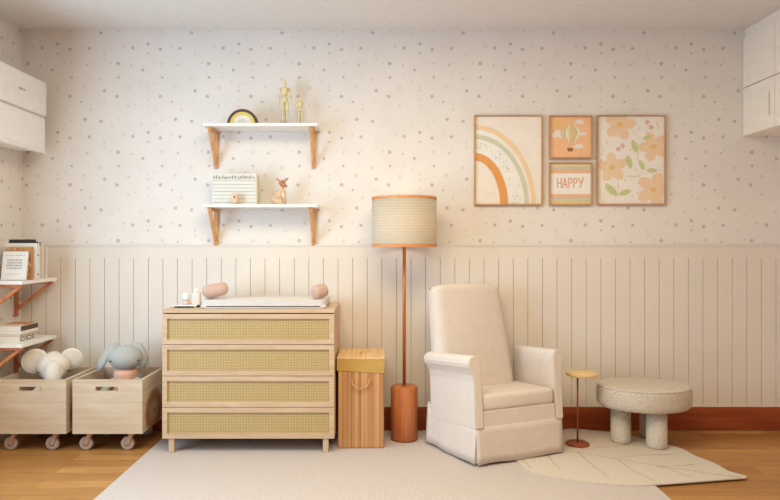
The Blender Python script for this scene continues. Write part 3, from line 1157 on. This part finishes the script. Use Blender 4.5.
b = MB(); b.lathe([(sr, z0 + .018), (sr, z1 - .016), (sr - .0015, z1 - .016), (sr - .0015, z0 + .018), (sr, z0 + .018)], seg=72)
sh = b.build('lamp_shade', shade_mat(), lamp)
sh['label'] = 'cream woven drum shade'
RIMW = wood('shade_rim_wood', (222, 158, 104), (200, 132, 82), 'X', 1)
for a, c in ((z0, z0 + .020), (z1 - .018, z1)):
    b = MB(); b.lathe([(sr + .0015, a), (sr + .0015, c), (sr - .003, c), (sr - .003, a), (sr + .0015, a)], seg=72, smooth=False)
    b.build('shade_rim', RIMW, sh)
b = MB()
for k in range(3):
    a = k * 2 * PI / 3 + .3
    b.tube([(0, 0, z1 - .02), (math.cos(a) * (sr - .003), math.sin(a) * (sr - .003), z1 - .01)], .002, seg=6)
b.cyl((0, 0, z0 + .05), (0, 0, z1 - .01), .003, seg=8)
b.cyl((0, 0, z1 - .02), (0, 0, z1 + .012), .004, seg=8)
b.cyl((0, 0, z0 + .02), (0, 0, z0 + .065), .018, seg=16)
b.build('shade_frame', COPPER, lamp)
b = MB(); b.ell((0.0, 0, z0 + .10), (.03, .03, .038))
bulb = b.build('light_bulb', emit('warm_bulb', (255, 214, 170), 3), lamp)
LAMP_AT = (lamp.location.x, lamp.location.y, z0 + .10)

# ------------------------------------------------------------------ side table
std = 3.975
st = thing('side_table', 'tiny round side table with a golden wood top on a thin rust-red stand', 'side table', (X(577.6, std), std - DW, .0170))
b = MB(); b.lathe([(0, 0), (.066, 0), (.070, .003), (.070, .011), (.066, .014), (0, .014)], seg=48)
b.build('base', REDMET, st)
zt2 = Z(372.2, std) - .0170
b = MB(); b.cyl((0, 0, .0135), (0, 0, zt2 - .020), .0055, seg=16)
b.build('pole', REDMET, st)
b = MB(); b.lathe([(0, zt2 - .020), (.092, zt2 - .020), (.097, zt2 - .016), (.097, zt2 - .003), (.094, zt2), (0, zt2)], (.027, 0, 0), seg=56)
b.build('table_top', GOLDW, st)

# ------------------------------------------------------------------ stool
sd = 4.03
sc_x = X(643.6, sd)
stl = thing('boucle_stool', 'oval cream boucle stool on three thick round legs', 'stool', (sc_x, sd - DW, 0))
rx, ry = .288, .232
zt3, zb3 = .379, .242
b = MB()
prof = [(0, zb3), (.82, zb3), (.93, zb3 + .006), (.975, zb3 + .018), (.998, zb3 + .04), (1.0, (zt3 + zb3) / 2), (.998, zt3 - .03), (.985, zt3 - .012), (.965, zt3 - .004), (.93, zt3), (.80, zt3 + .003), (0, zt3 + .005)]
b.lathe(prof, (0, 0, 0), seg=72, sx=rx, sy=ry)
seat = b.build('seat', STOOLF, stl)
b = MB()
b.tube([(rx * .978 * math.cos(a), ry * .978 * math.sin(a), zt3 - .0055) for a in [2 * PI * k / 72 for k in range(73)]], .0035, seg=8)
b.build('piping', STOOLF, seat)
LEGS = [(656.6, 3.92, .0), (620.8, 4.03, .0), (649.5, 4.14, .0)]
for px, d_, _ in LEGS:
    lx, ly = X(px, d_) - sc_x, (d_ - sd)
    on_leaf = .0168
    b = MB(); b.lathe([(0, on_leaf), (.052, on_leaf), (.060, on_leaf + .008), (.061, on_leaf + .03), (.060, zb3 + .004), (0, zb3 + .004)], (lx, ly, 0), seg=36)
    b.build('leg', STOOLF, stl)

# ------------------------------------------------------------------ armchair
CW, CD = .60, .53
rz = R(23)
near = Vector((.547, 3.578 - DW, 0))
ux, uy = Vector((math.cos(rz), math.sin(rz), 0)), Vector((-math.sin(rz), math.cos(rz), 0))
cc = near + ux * CW / 2 + uy * CD / 2
ch = thing('armchair', 'white upholstered nursing armchair with scrolled arms, tall back and skirted base', 'armchair', (cc.x, cc.y, .0172), rz)
hw, hd = CW / 2, CD / 2
zsk = .205
b = MB()
b.cbox((-hw + .007, -hd + .007, .008), (hw - .007, hd - .01, .24), 0, .01)
b.build('inner_base', CHAIRF, ch)


def skirt(p0, p1, out):
    """a hanging cloth panel, slightly flared at the hem, between p0 and p1"""
    b = MB(); t = bmesh.new()
    p0, p1, out = Vector(p0), Vector(p1), Vector(out)
    nx, nz = 24, 5
    g = []
    for layer in (0, 1):
        rows = []
        for j in range(nz + 1):
            v = j / nz
            row = []
            for i in range(nx + 1):
                u = i / nx
                p = p0.lerp(p1, u)
                fl_ = (1 - v) * (.010 + .0025 * math.sin(u * 17 + 1)) - .004 * layer
                edge = (1 - v) * .004 * ((2 * u - 1) ** 5)
                z = .002 + (zsk + .012) * v + (1 - v) * .004 * (1 + math.sin(u * 9))
                row.append(t.verts.new(p + out * fl_ + (p1 - p0).normalized() * (-edge) + Vector((0, 0, z))))
            rows.append(row)
        g.append(rows)
    for j in range(nz):
        for i in range(nx):
            t.faces.new((g[0][j][i], g[0][j][i + 1], g[0][j + 1][i + 1], g[0][j + 1][i]))
            t.faces.new((g[1][j][i], g[1][j + 1][i], g[1][j + 1][i + 1], g[1][j][i + 1]))
    for i in range(nx):
        t.faces.new((g[0][0][i], g[1][0][i], g[1][0][i + 1], g[0][0][i + 1]))
        t.faces.new((g[0][nz][i], g[0][nz][i + 1], g[1][nz][i + 1], g[1][nz][i]))
    for j in range(nz):
        t.faces.new((g[0][j][0], g[0][j + 1][0], g[1][j + 1][0], g[1][j][0]))
        t.faces.new((g[0][j][nx], g[1][j][nx], g[1][j + 1][nx], g[0][j + 1][nx]))
    bmesh.ops.recalc_face_normals(t, faces=t.faces)
    b.add(t, None, 0, True)
    return b.build('skirt_panel', CHAIRF, ch)


h1, h2 = hw - .004, hd - .004
skirt((-h1, -h2, 0), (h1, -h2, 0), (0, -1, 0))
skirt((-h1, h2 - .02, 0), (-h1, -h2, 0), (-1, 0, 0))
skirt((h1, -h2, 0), (h1, h2 - .02, 0), (1, 0, 0))
b = MB(); b.cbox((-hw + .012, hd - .03, .012), (hw - .012, hd - .012, .25), 0, .004)
b.build('back_skirt', CHAIRF, ch)
b = MB(); b.cbox((-hw + .050, -hd + .004, zsk + .004), (hw - .050, -hd + .05, .300), 0, .006)
b.build('front_rail', CHAIRF, ch)
# seat cushion
b = MB()
b.box((0, -.05, .343), (CW - .104, CD - .10, .094), 0, .026, seg=4, smooth=True)
cu = b.build('seat_cushion', CHAIRF, ch)


# arms: scroll profile in (x, z), swept front to back
def arm_profile(s_):
    base = [(.0, .0), (.0, .33), (-.001, .375), (-.006, .394), (-.020, .405), (-.040, .407), (-.061, .400), (-.076, .384), (-.081, .364), (-.077, .343), (-.066, .325), (-.054, .300), (-.049, .26), (-.048, .0)]
    return [(s_ * ((hw - .049) - x), z + zsk) for x, z in base]


for s_ in (-1, 1):
    pr = arm_profile(s_)
    if s_ < 0: pr = pr[::-1]
    b = MB()
    b.prism(pr, CD - .07, Matrix.Translation((0, hd - .07, 0)) @ XZ, 0, bev=.004)
    for f in b.bm.faces: f.smooth = False
    a = b.build('armrest', CHAIRF, ch)
    c_ = Vector((sum(p[0] for p in pr) / len(pr), sum(p[1] for p in pr) / len(pr)))
    b = MB()
    pr2 = [(c_.x + (p[0] - c_.x) * .97, c_.y + (p[1] - c_.y) * .985) for p in pr]
    b.prism(pr2, .010, Matrix.Translation((0, -hd + .006, 0)) @ XZ, 0, bev=.003)
    fp_ = b.build('arm_front', CHAIRF, a)
    b = MB()
    b.tube([(p[0], -hd + .001, p[1]) for p in (pr2 if s_ < 0 else pr2)], .0032, seg=6)
    b.build('piping', CHAIRP, fp_)
# backrest, leaning back
b = MB()
t = bmesh.new()
bw, bt_ = .495, .125
nx, nz = 14, 18
rec = R(5)
zb0, zt0 = .335, 1.035


def back_pt(u, v, side):
    """u, v in 0..1 ; side 0 front 1 rear"""
    wdt = bw * (1.0 - .02 * v)
    x = (u - .5) * wdt
    zz = zb0 + (zt0 - zb0) * v
    # rounded top and side edges
    eu = min(u, 1 - u) / .10
    ev = (1 - v) / .07
    k = 1.0
    if eu < 1: k *= math.sqrt(max(0, 1 - (1 - eu) ** 2)) * .65 + .35
    if ev < 1: k *= math.sqrt(max(0, 1 - (1 - ev) ** 2)) * .7 + .3
    bulge = .018 * math.sin(PI * min(1, u)) * math.sin(PI * min(1, v * .9 + .05))
    y = (-bt_ / 2 * k - bulge) if side == 0 else bt_ / 2 * k
    if ev < .6: zz -= (.6 - ev) * .010 + .035 * abs(2 * u - 1) ** 6 * (1 - ev / .6)
    yy = hd - .055 - .085 + y + (v * (zt0 - zb0)) * math.tan(rec)
    return Vector((x - .050 - .025 * v, yy, zz))


us = [0, .015, .04, .08, .13, .2, .3, .4, .5, .6, .7, .8, .87, .92, .96, .985, 1]
vs_ = [0, .1, .2, .3, .4, .5, .6, .7, .8, .86, .9, .93, .955, .975, .99, 1]
G = [[[t.verts.new(back_pt(u, v, s_)) for u in us] for v in vs_] for s_ in (0, 1)]
for j in range(len(vs_) - 1):
    for i in range(len(us) - 1):
        t.faces.new((G[0][j][i], G[0][j][i + 1], G[0][j + 1][i + 1], G[0][j + 1][i]))
        t.faces.new((G[1][j][i], G[1][j + 1][i], G[1][j + 1][i + 1], G[1][j][i + 1]))
    for i in (0, len(us) - 1):
        t.faces.new((G[0][j][i], G[0][j + 1][i], G[1][j + 1][i], G[1][j][i]))
for i in range(len(us) - 1):
    for j in (0, len(vs_) - 1):
        t.faces.new((G[0][j][i], G[0][j][i + 1], G[1][j][i + 1], G[1][j][i]))
bmesh.ops.recalc_face_normals(t, faces=t.faces)
b.add(t, None, 0, True)
bk = b.build('backrest', CHAIRF, ch)
for u, v in ((.3, .78), (.68, .78), (.5, .6), (.3, .42), (.68, .42)):
    b = MB(); p = back_pt(u, v, 0)
    b.lathe([(0, .002), (.006, .001), (.008, -.002)], p, seg=14, rot=Matrix.Rotation(R(90), 3, 'X'))
    b.build('tuft_button', CHAIRF, bk)

# the chair widens a little towards the back, and seat, arms and back recline as one
TILT = Matrix.Translation((0, -hd, .22)) @ Matrix.Rotation(R(-5), 4, 'X') @ Matrix.Translation((0, hd, -.22))
done = set()
for o in ch.children_recursive:
    if o.data.name in done: continue
    done.add(o.data.name)
    up_ = not (o.name.startswith('skirt') or o.name.startswith('inner') or o.name.startswith('back_skirt'))
    for v in o.data.vertices:
        if up_: v.co = TILT @ v.co
        t_ = (v.co.y + hd) / (2 * hd)
        v.co.x *= 1 + .17 * max(0, 1 - max(0, v.co.z - .2) / .8) * t_
        if o.name.startswith('armrest'): v.co.x *= 1 + .055 * t_ * min(1, max(0, (v.co.z - .35) / .2))

# ------------------------------------------------------------------ objects on the wall shelves
# rainbow
rb = thing('wooden_rainbow', 'small stacking rainbow with dark brown, yellow and cream arches on the upper shelf', 'toy', (X(243.5, 4.24), 4.24 - DW, ZU))


def arc_prism(r0, r1, th, n=28, rx_=1.0):
    o = [(r1 * math.cos(PI * k / n), r1 * math.sin(PI * k / n)) for k in range(n + 1)]
    i = [(r0 * math.cos(PI * k / n), r0 * math.sin(PI * k / n)) for k in range(n, -1, -1)]
    return o + i


for nm, r0, r1, c in (('outer_arch', .083, .101, (92, 66, 56)), ('middle_arch', .062, .0825, (226, 204, 110)), ('inner_arch', .036, .0615, (236, 230, 216)), ('core_arch', .0, .0355, (226, 214, 210))):
    b = MB()
    pr = arc_prism(r0, r1, .04) if r0 else [(r1 * math.cos(PI * k / 20), r1 * math.sin(PI * k / 20)) for k in range(21)]
    b.prism(pr, .035, XZ, 0)
    b.build(nm, plain('rainbow_' + nm, c, .6), rb)

MANQ = wood('mannequin_wood', (246, 230, 184), (232, 208, 152), 'Z', 2)


def mannequin(label, loc, h):
    t = thing('wooden_mannequin', label, 'figurine', loc, 0, 'wooden figures on the upper shelf')
    s = h
    b = MB(); b.lathe([(0, 0), (.11 * s, 0), (.11 * s, .02 * s), (.09 * s, .032 * s), (0, .032 * s)], seg=28)
    b.build('stand', MANQ, t)
    b = MB()
    E = lambda x, y, z, rx_, ry_, rz_: b.ell((x * s, y * s, z * s), (rx_ * s, ry_ * s, rz_ * s), seg=14)
    T = lambda pts, rs: b.tube([(p[0] * s, p[1] * s, p[2] * s) for p in pts], [r_ * s for r_ in rs], seg=10)
    E(0, 0, .94, .040, .045, .058)
    T([(0, 0, .84), (0, 0, .90)], [.018, .018])
    T([(0, 0, .66), (0, 0, .72), (0, 0, .80), (0, 0, .85)], [.045, .068, .085, .05])
    E(0, 0, .62, .045, .04, .035)
    T([(0, 0, .52), (0, 0, .56), (0, 0, .60)], [.055, .068, .055])
    for q in (-1, 1):
        E(q * .098, 0, .82, .028, .028, .028)
        T([(q * .105, 0, .80), (q * .125, -.005, .66)], [.026, .019])
        E(q * .126, -.005, .65, .02, .02, .02)
        T([(q * .127, -.006, .64), (q * .130, -.03, .50)], [.021, .014])
        E(q * .131, -.035, .465, .014, .02, .032)
        E(q * .045, 0, .50, .032, .032, .032)
        T([(q * .045, 0, .49), (q * .046, 0, .29)], [.038, .024])
        E(q * .046, 0, .28, .025, .025, .025)
        T([(q * .046, 0, .27), (q * .046, 0, .075)], [.028, .015])
        T([(q * .046, .02, .046), (q * .046, -.06, .043)], [.020, .015])
    b.build('figure', MANQ, t)
    b = MB(); b.cyl((0, .05 * s, .03 * s), (0, .05 * s, .52 * s), .006 * s, seg=8)
    b.build('support_rod', GREYL, t)
    return t


m1 = mannequin('taller wooden mannequin figure standing on the upper shelf', (X(285, 4.26), 4.26 - DW, ZU), .303)
m2 = dup(m1, (X(300.3, 4.26), 4.26 - DW, ZU), 'shorter wooden mannequin figure standing right of the taller one')
m2.scale = (.62, .62, .62)
m2.scale = (.63, .63, .63)

# letter box
lb = thing('letter_box', 'white ribbed letter-board box with a row of small letters on the lower shelf', 'box', (X(211.8, 4.22), 4.22 - DW, ZL))
w, h, th = X(256.5, 4.22) - X(211.8, 4.22), .205, .085
b = MB(); b.cbox((0, .004, 0), (w, th, h), 0, .003)
RIB = plain('letter_rail', (208, 200, 184), .7)
b.build('box_body', plain('box_white', (232, 228, 220), .6), lb)
b = MB()
for k in range(8): b.cbox((.006, .000, .016 + k * .0235), (w - .006, .0042, .019 + k * .0235), 0)
b.build('letter_rail', RIB, lb)
b = MB()
rnd = random.Random(11)
x = .012
while x < w - .02:
    hh = rnd.choice((.014, .02, .024, .024))
    b.cbox((x, -.0012, .168), (x + .0028, .0003, .168 + hh), 0)
    q = rnd.random()
    if q < .35: b.cbox((x, -.0012, .168), (x + .009, .0003, .1705), 0)
    elif q < .7: b.cbox((x, -.0012, .168 + hh - .003), (x + .009, .0003, .168 + hh), 0)
    x += rnd.choice((.014, .017, .02))
b.build('letters', INK_G, lb)
b = MB()
b.cbox((w + .0002, .006, .004), (w + .003, th - .002, h - .004), 0)
b.build('side_print', plain('box_side_print', (226, 214, 172), .7), lb)
# small hedgehog figure in front of the letter box
hg = thing('peach_ornament', 'small peach rounded animal ornament in front of the letter box', 'ornament', (X(235, 4.185), 4.185 - DW, ZL))
PEA = plain('ornament_peach', (234, 200, 170), .7)
b = MB()
b.ell((0, 0, .036), (.026, .020, .036)); b.ell((-.014, 0, .066), (.007, .006, .010)); b.ell((.014, 0, .066), (.007, .006, .010))
b.build('body', PEA, hg)
b = MB(); b.ell((0, -.019, .046), (.005, .004, .008), seg=10)
b.build('nose', DKBR, hg)

# deer figurine
dx = X(281, 4.24)
de = thing('deer_figurine', 'sitting fawn figure with a russet head on the lower shelf', 'figurine', (dx, 4.24 - DW, ZL))
TAN = plain('deer_tan', (224, 190, 152), .6)
RUS = plain('deer_russet', (196, 130, 92), .6)
CRM = plain('deer_cream', (238, 224, 202), .6)
b = MB()
b.ell((-.022, 0, .040), (.040, .030, .040))
b.tube([(-.020, 0, .04), (-.004, 0, .075), (.006, 0, .105), (.008, -.002, .125)], [.036, .028, .018, .014], seg=16)
b.tube([(.018, -.012, .09), (.024, -.014, .045), (.024, -.02, .006)], [.012, .008, .007], seg=10)
b.tube([(.018, .012, .09), (.024, .014, .045), (.024, .014, .006)], [.012, .008, .007], seg=10)
b.ell((-.012, -.024, .022), (.03, .012, .022)); b.ell((.008, -.026, .006), (.02, .009, .006))
b.tube([(-.058, 0, .03), (-.068, 0, .045)], [.010, .004], seg=8)
b.build('body', TAN, de)
b = MB(); b.ell((.018, -.004, .07), (.014, .020, .038))
b.build('chest', CRM, de)
b = MB()
b.ell((.008, -.006, .143), (.022, .020, .021))
b.tube([(.012, -.01, .142), (.030, -.022, .126), (.038, -.028, .119)], [.018, .012, .007], seg=12)
hd_ = b.build('head', RUS, de)
for s_ in (-1, 1):
    b = MB()
    b.tube([(.008 + s_ * .014, 0, .155), (.008 + s_ * .03, 0, .168), (.008 + s_ * .044, 0, .180)], [.006, .010, .002], seg=10, flat=.5)
    b.build('ear', RUS, hd_)
b = MB(); b.ell((.040, -.030, .119), .005, seg=10); b.ell((.022, -.022, .146), .0035, seg=8)
b.build('nose', DKBR, hd_)

# ------------------------------------------------------------------ pictures
S = (DW - .02) / F
FRW = wood('picture_frame_wood', (206, 164, 124), (180, 136, 98), 'Z', 1.2)
INK = {}


def ink(name, c):
    if name not in INK: INK[name] = plain('ink_' + name, c, .75)
    return INK[name]


def clip(poly, x0, x1, y0, y1):
    def cut(ps, inside, inter):
        out = []
        for i, p in enumerate(ps):
            q = ps[i - 1]
            if inside(p):
                if not inside(q): out.append(inter(q, p))
                out.append(p)
            elif inside(q): out.append(inter(q, p))
        return out

    def ix(v): return lambda a, c: (v, a[1] + (c[1] - a[1]) * (v - a[0]) / (c[0] - a[0]))
    def iy(v): return lambda a, c: (a[0] + (c[0] - a[0]) * (v - a[1]) / (c[1] - a[1]), v)
    for inside, inter in ((lambda p: p[0] >= x0, ix(x0)), (lambda p: p[0] <= x1, ix(x1)), (lambda p: p[1] >= y0, iy(y0)), (lambda p: p[1] <= y1, iy(y1))):
        if not poly: return []
        poly = cut(poly, inside, inter)
    return poly


class Art:
    """draws in source pixels (x right, y down) inside a frame"""
    def __init__(s, name, label, box, bg):
        s.box = box
        x0, y0, x1, y1 = box
        s.t = thing(name, label, 'picture', (X(x0, DW - .02), -.002, Z(y1, DW - .02)))
        s.w, s.h = (x1 - x0) * S, (y1 - y0) * S
        s.fw = .009
        b = MB()
        b.prism([(0, 0), (s.w, 0), (s.w, s.h), (0, s.h)], .022, XZ, 0, holes=[[(s.fw, s.fw), (s.w - s.fw, s.fw), (s.w - s.fw, s.h - s.fw), (s.fw, s.h - s.fw)]])
        b.build('frame', FRW, s.t)
        s.b = MB()
        s.mats = [bg]
        s.k = 0
        s.b.cbox((s.fw - .002, -.010, s.fw - .002), (s.w - s.fw + .002, -.004, s.h - s.fw + .002), 0)

    def add(s, pts, mat):
        """pts in source pixels"""
        x0, y0, x1, y1 = s.box
        q = [((p[0] - x0) * S, (y1 - p[1]) * S) for p in pts]
        q = clip(q, s.fw, s.w - s.fw, s.fw, s.h - s.fw)
        if len(q) < 3: return
        if mat not in s.mats: s.mats.append(mat)
        s.k += 1
        s.b.poly([(p[0], -.0101 - s.k * .00002, p[1]) for p in q], s.mats.index(mat))

    def stroke(s, pts, wd, mat):
        for a, c in zip(pts, pts[1:]):
            a, c = Vector(a), Vector(c)
            d = (c - a)
            if d.length < 1e-6: continue
            n_ = Vector((-d.y, d.x)).normalized() * wd / 2
            e = d.normalized() * wd * .3
            s.add([tuple(a - e + n_), tuple(c + e + n_), tuple(c + e - n_), tuple(a - e - n_)], mat)

    def ellipse(s, cx, cy, rx_, ry_, mat, a0=0, n=20):
        s.add([(cx + rx_ * math.cos(2 * PI * k / n) * math.cos(a0) - ry_ * math.sin(2 * PI * k / n) * math.sin(a0),
                cy + rx_ * math.cos(2 * PI * k / n) * math.sin(a0) + ry_ * math.sin(2 * PI * k / n) * math.cos(a0)) for k in range(n)], mat)

    def done(s):
        return s.b.build('print', s.mats, s.t)


# arch rainbow
a = Art('framed_picture', 'tall framed print of peach, green and orange rainbow arches', (474.2, 114.9, 542.7, 205.2), ink('pale_rose', (250, 238, 226)))


def band(a, rx_, ry_, wx, wy, mat, cx=474.2, cy=206):
    n = 30
    o = [(cx + (rx_ + wx / 2) * math.cos(PI / 2 * k / n), cy - (ry_ + wy / 2) * math.sin(PI / 2 * k / n)) for k in range(n + 1)]
    i = [(cx + (rx_ - wx / 2) * math.cos(PI / 2 * k / n), cy - (ry_ - wy / 2) * math.sin(PI / 2 * k / n)) for k in range(n, -1, -1)]
    for k in range(n):
        a.add([o[k], o[k + 1], i[n - k - 1], i[n - k]], mat)
    

band(a, 43, 62, 22, 30, ink('warm_white', (248, 244, 236)))
band(a, 59.8, 79, 4.6, 4.6, ink('peach', (248, 216, 172)))
band(a, 52.8, 69.5, 4.4, 4.6, ink('sage', (214, 214, 188)))
rnd = random.Random(2)
for _ in range(60):
    th_ = rnd.uniform(0, PI / 2); f_ = rnd.uniform(.3, 1)
    rx_, ry_ = 34 + 14 * f_, 53 + 12 * f_
    a.ellipse(474.2 + rx_ * math.cos(th_), 206 - ry_ * math.sin(th_), .7, .45, ink('peach_dot', (232, 196, 172)) if rnd.random() < .6 else ink('grey_dot', (208, 200, 192)), rnd.uniform(0, 3), 8)
band(a, 30.2, 49.5, 8, 7.4, ink('tangerine', (236, 164, 96)))
a.done()

# balloon picture
a = Art('framed_picture', 'small orange framed print of a hot-air balloon among clouds, above the HAPPY print', (549.3, 115.3, 592.3, 158.6), ink('apricot', (252, 198, 150)))
wh, cr_, ye = ink('cloud_white', (244, 232, 220)), ink('cloud_cream', (240, 222, 196)), ink('sun_yellow', (238, 200, 110))


def cloud(cx, cy, s):
    for dx_, dy_, r_ in ((-1, .1, .5), (-.4, -.3, .62), (.3, -.35, .7), (.95, .1, .5), (0, .15, .6)):
        a.ellipse(cx + dx_ * s, cy + dy_ * s, r_ * s, r_ * s * .75, wh, 0, 14)


a.ellipse(558.5, 124, 3, 3, ye)
for k in range(10):
    t_ = 2 * PI * k / 10
    a.stroke([(558.5 + 3.6 * math.cos(t_), 124 + 3.6 * math.sin(t_)), (558.5 + 5 * math.cos(t_), 124 + 5 * math.sin(t_))], .5, ye)
cloud(579.5, 122, 3.6); cloud(561.5, 134.5, 6.2); cloud(583.6, 134, 2.6); cloud(579.3, 146.5, 3.6)
bx_, by_ = 570.5, 134
for q in range(-3, 4):
    x_ = q * 2.9
    mat_q = [ink('balloon_rose', (240, 196, 180)), ink('balloon_green', (214, 214, 140)), wh, ink('balloon_yellow', (240, 220, 120))][(q + 3) % 4]
    top = (bx_ + x_ * .2, by_ - 11)
    a.add([top, (bx_ + x_ * 1.0 - 1.3, by_ - 4), (bx_ + x_ * .95 - 1.2, by_ + 1), (bx_ + x_ * .35, by_ + 10), (bx_ + x_ * .95 + 1.2, by_ + 1), (bx_ + x_ + 1.3, by_ - 4)], mat_q)
for q in (-1, 1): a.stroke([(bx_ + q * 3, by_ + 10), (bx_ + q * 2, by_ + 14)], .4, wh)
a.add([(bx_ - 3, by_ + 13.8), (bx_ + 3, by_ + 13.8), (bx_ + 2.4, by_ + 17.2), (bx_ - 2.4, by_ + 17.2)], ink('basket', (160, 110, 64)))
rnd = random.Random(4)
for _ in range(26): a.ellipse(rnd.uniform(556, 588), rnd.uniform(119, 154), .35, .35, wh, 0, 6)
a.done()

# HAPPY picture
a = Art('framed_picture', 'small framed print reading HAPPY between soft coloured stripes', (549.3, 162.2, 592.3, 205.3), ink('happy_white', (250, 244, 236)))
for y0, y1, c in ((163, 166.6, 's_cream'), (166.6, 169.4, 's_grey'), (169.4, 173.2, 's_peach'), (194, 197.6, 's_peach'), (197.6, 200.6, 's_grey'), (200.6, 204.4, 's_yellow')):
    col = {'s_cream': (240, 218, 176), 's_grey': (214, 206, 184), 's_peach': (240, 192, 158), 's_yellow': (236, 210, 146)}[c]
    a.add([(549, y0), (593, y0), (593, y1), (549, y1)], ink(c, col))
TX = ink('happy_salmon', (238, 174, 142))
lw = 1.25
x = 557.9
t0_, b0_ = 178.3, 187.6
def glyph(ch_, x):
    if ch_ == 'H':
        a.stroke([(x, t0_), (x, b0_)], lw, TX); a.stroke([(x + 3.6, t0_ - .4), (x + 3.7, b0_ - .3)], lw, TX); a.stroke([(x, 183), (x + 3.6, 182.6)], lw, TX)
    elif ch_ == 'A':
        a.stroke([(x - .3, b0_), (x + 1.9, t0_), (x + 4.1, b0_)], lw, TX); a.stroke([(x + .6, 184.6), (x + 3.2, 184.4)], lw, TX)
    elif ch_ == 'P':
        a.stroke([(x, b0_), (x, t0_), (x + 2.4, t0_ + .2), (x + 3.5, t0_ + 1.8), (x + 2.8, t0_ + 4.2), (x, t0_ + 4.9)], lw, TX)
    elif ch_ == 'Y':
        a.stroke([(x - .2, t0_ - .2), (x + 2.0, 183)], lw, TX); a.stroke([(x + 4.4, t0_ - .8), (x + 1.4, b0_)], lw, TX)
for g_, dx_ in (('H', 5.4), ('A', 5.7), ('P', 5.2), ('P', 5.0), ('Y', 5)):
    glyph(g_, x); x += dx_
a.done()

# flowers picture
a = Art('framed_picture', 'tall framed print of large peach flowers with green leaves', (596.9, 114.9, 665.8, 205.0), ink('flower_ground', (250, 240, 230)))
q4 = lambda x, y: (590 + x / 4.545, 105 + y / 4.545)
PE, PC, GR, GS, PK = ink('petal_peach', (248, 214, 180)), ink('flower_core', (240, 200, 136)), ink('leaf_green', (208, 212, 150)), ink('stem', (214, 204, 170)), ink('pink_bloom', (236, 178, 170))
LV = ink('lilac_dot', (224, 210, 214))
for sx_ in ([(180, 98), (230, 150)], [(205, 190), (220, 220), (215, 260)], [(237, 300), (210, 325), (165, 325)], [(130, 330), (128, 400), (110, 440)], [(170, 320), (230, 325)], [(283, 300), (225, 320)]):
    a.stroke([q4(*p) for p in sx_], .45, GS)
for cx_, cy_, rr, off in ((138, 88, 70, .2), (290, 188, 66, .9), (103, 283, 66, -.1), (292, 385, 78, .35)):
    for k in range(5):
        an = off + 2 * PI * k / 5 - PI / 2
        px_, py_ = q4(cx_ + math.cos(an) * rr * .55, cy_ + math.sin(an) * rr * .55)
        a.ellipse(px_, py_, rr * .50 / 4.545, rr * .34 / 4.545, PE, an, 22)
    px_, py_ = q4(cx_, cy_)
    a.ellipse(px_, py_, 2.9, 2.9, PC)
for cx_, cy_, l_, an in ((205, 187, 32, 1.2), (262, 147, 22, -.35), (180, 258, 32, 1.3), (237, 272, 26, 1.1), (283, 297, 25, .05), (98, 385, 38, .8), (160, 397, 30, -.3)):
    px_, py_ = q4(cx_, cy_)
    l_ /= 4.545
    pts = []
    for k in range(18):
        t_ = 2 * PI * k / 18
        u_, v_ = math.cos(t_) * l_, math.sin(t_) * l_ * .42 * (1 - .35 * abs(math.cos(t_)) ** 2)
        pts.append((px_ + u_ * math.cos(an) - v_ * math.sin(an), py_ + u_ * math.sin(an) + v_ * math.cos(an)))
    a.add(pts, GR)
for cx_, cy_ in ((130, 200), (262, 78), (280, 100), (150, 185)):
    px_, py_ = q4(cx_, cy_)
    for k in range(5):
        an = 2 * PI * k / 5
        a.ellipse(px_ + math.cos(an) * 1.5, py_ + math.sin(an) * 1.5, 1.3, .7, PK, an, 10)
rnd = random.Random(9)
for _ in range(26):
    px_, py_ = q4(rnd.uniform(50, 340), rnd.uniform(60, 440))
    a.ellipse(px_, py_, .9, .9, LV if _ % 2 else ink('rose_dot', (236, 206, 196)), 0, 8)
for _ in range(18):
    px_, py_ = q4(rnd.uniform(48, 80), rnd.uniform(370, 440))
    a.ellipse(px_, py_, .35, .35, GS, 0, 6)
a.done()

# ------------------------------------------------------------------ light
def area(name, loc, rot, size, sy, power, col, spread=PI):
    l = bpy.data.lights.new(name, 'AREA')
    l.shape = 'RECTANGLE'; l.size = size; l.size_y = sy
    l.energy = power; l.color = col; l.spread = spread
    o = bpy.data.objects.new(name, l)
    COL.objects.link(o)
    o.location = loc; o.rotation_euler = rot
    return o


LW, LC, LWD = (74, (.48, .76, 1.0)), (87, (.82, .74, .51)), (.38, (.80, .37, .14))
area('added_window_light', (XL + .01, (WY0 + WY1) / 2, (WZ0 + WZ1) / 2), (R(90), 0, R(-90)), 1.7, 1.75, LW[0], LW[1])  # area light added at the unseen opening, cool falloff from left to right
area('ceiling_light', (.0, -2.3, ZC - .03), (0, 0, 0), 1.8, 1.4, LC[0], LC[1])
p = bpy.data.lights.new('lamp_glow', 'POINT')
p.energy = .95; p.color = (1.0, .84, .66); p.shadow_soft_size = .045
po = bpy.data.objects.new('lamp_glow', p)
COL.objects.link(po); po.location = (LAMP_AT[0], LAMP_AT[1], LAMP_AT[2] + .055)

w = bpy.data.worlds.new('World')
bpy.context.scene.world = w
w.use_nodes = True
bg = w.node_tree.nodes['Background']
bg.inputs['Color'].default_value = LWD[1] + (1,)
bg.inputs['Strength'].default_value = LWD[0]

# ------------------------------------------------------------------ camera
cam = bpy.data.cameras.new('camera')
co = bpy.data.objects.new('camera', cam)
COL.objects.link(co)
co.location = (0, -DW, H)
co.rotation_euler = (R(90), 0, 0)
cam.sensor_width = 36
cam.lens = 36 * F / 780
cam.shift_x = (390 - CX) / 780
cam.shift_y = (CY - 250) / 780
cam.clip_start = .05
sc = bpy.context.scene
sc.camera = co
sc.view_settings.view_transform = 'Standard'
sc.view_settings.look = 'None'
sc.view_settings.exposure = .05
sc.view_settings.gamma = 1
sc.cycles.max_bounces = 8
sc.cycles.use_denoising = True
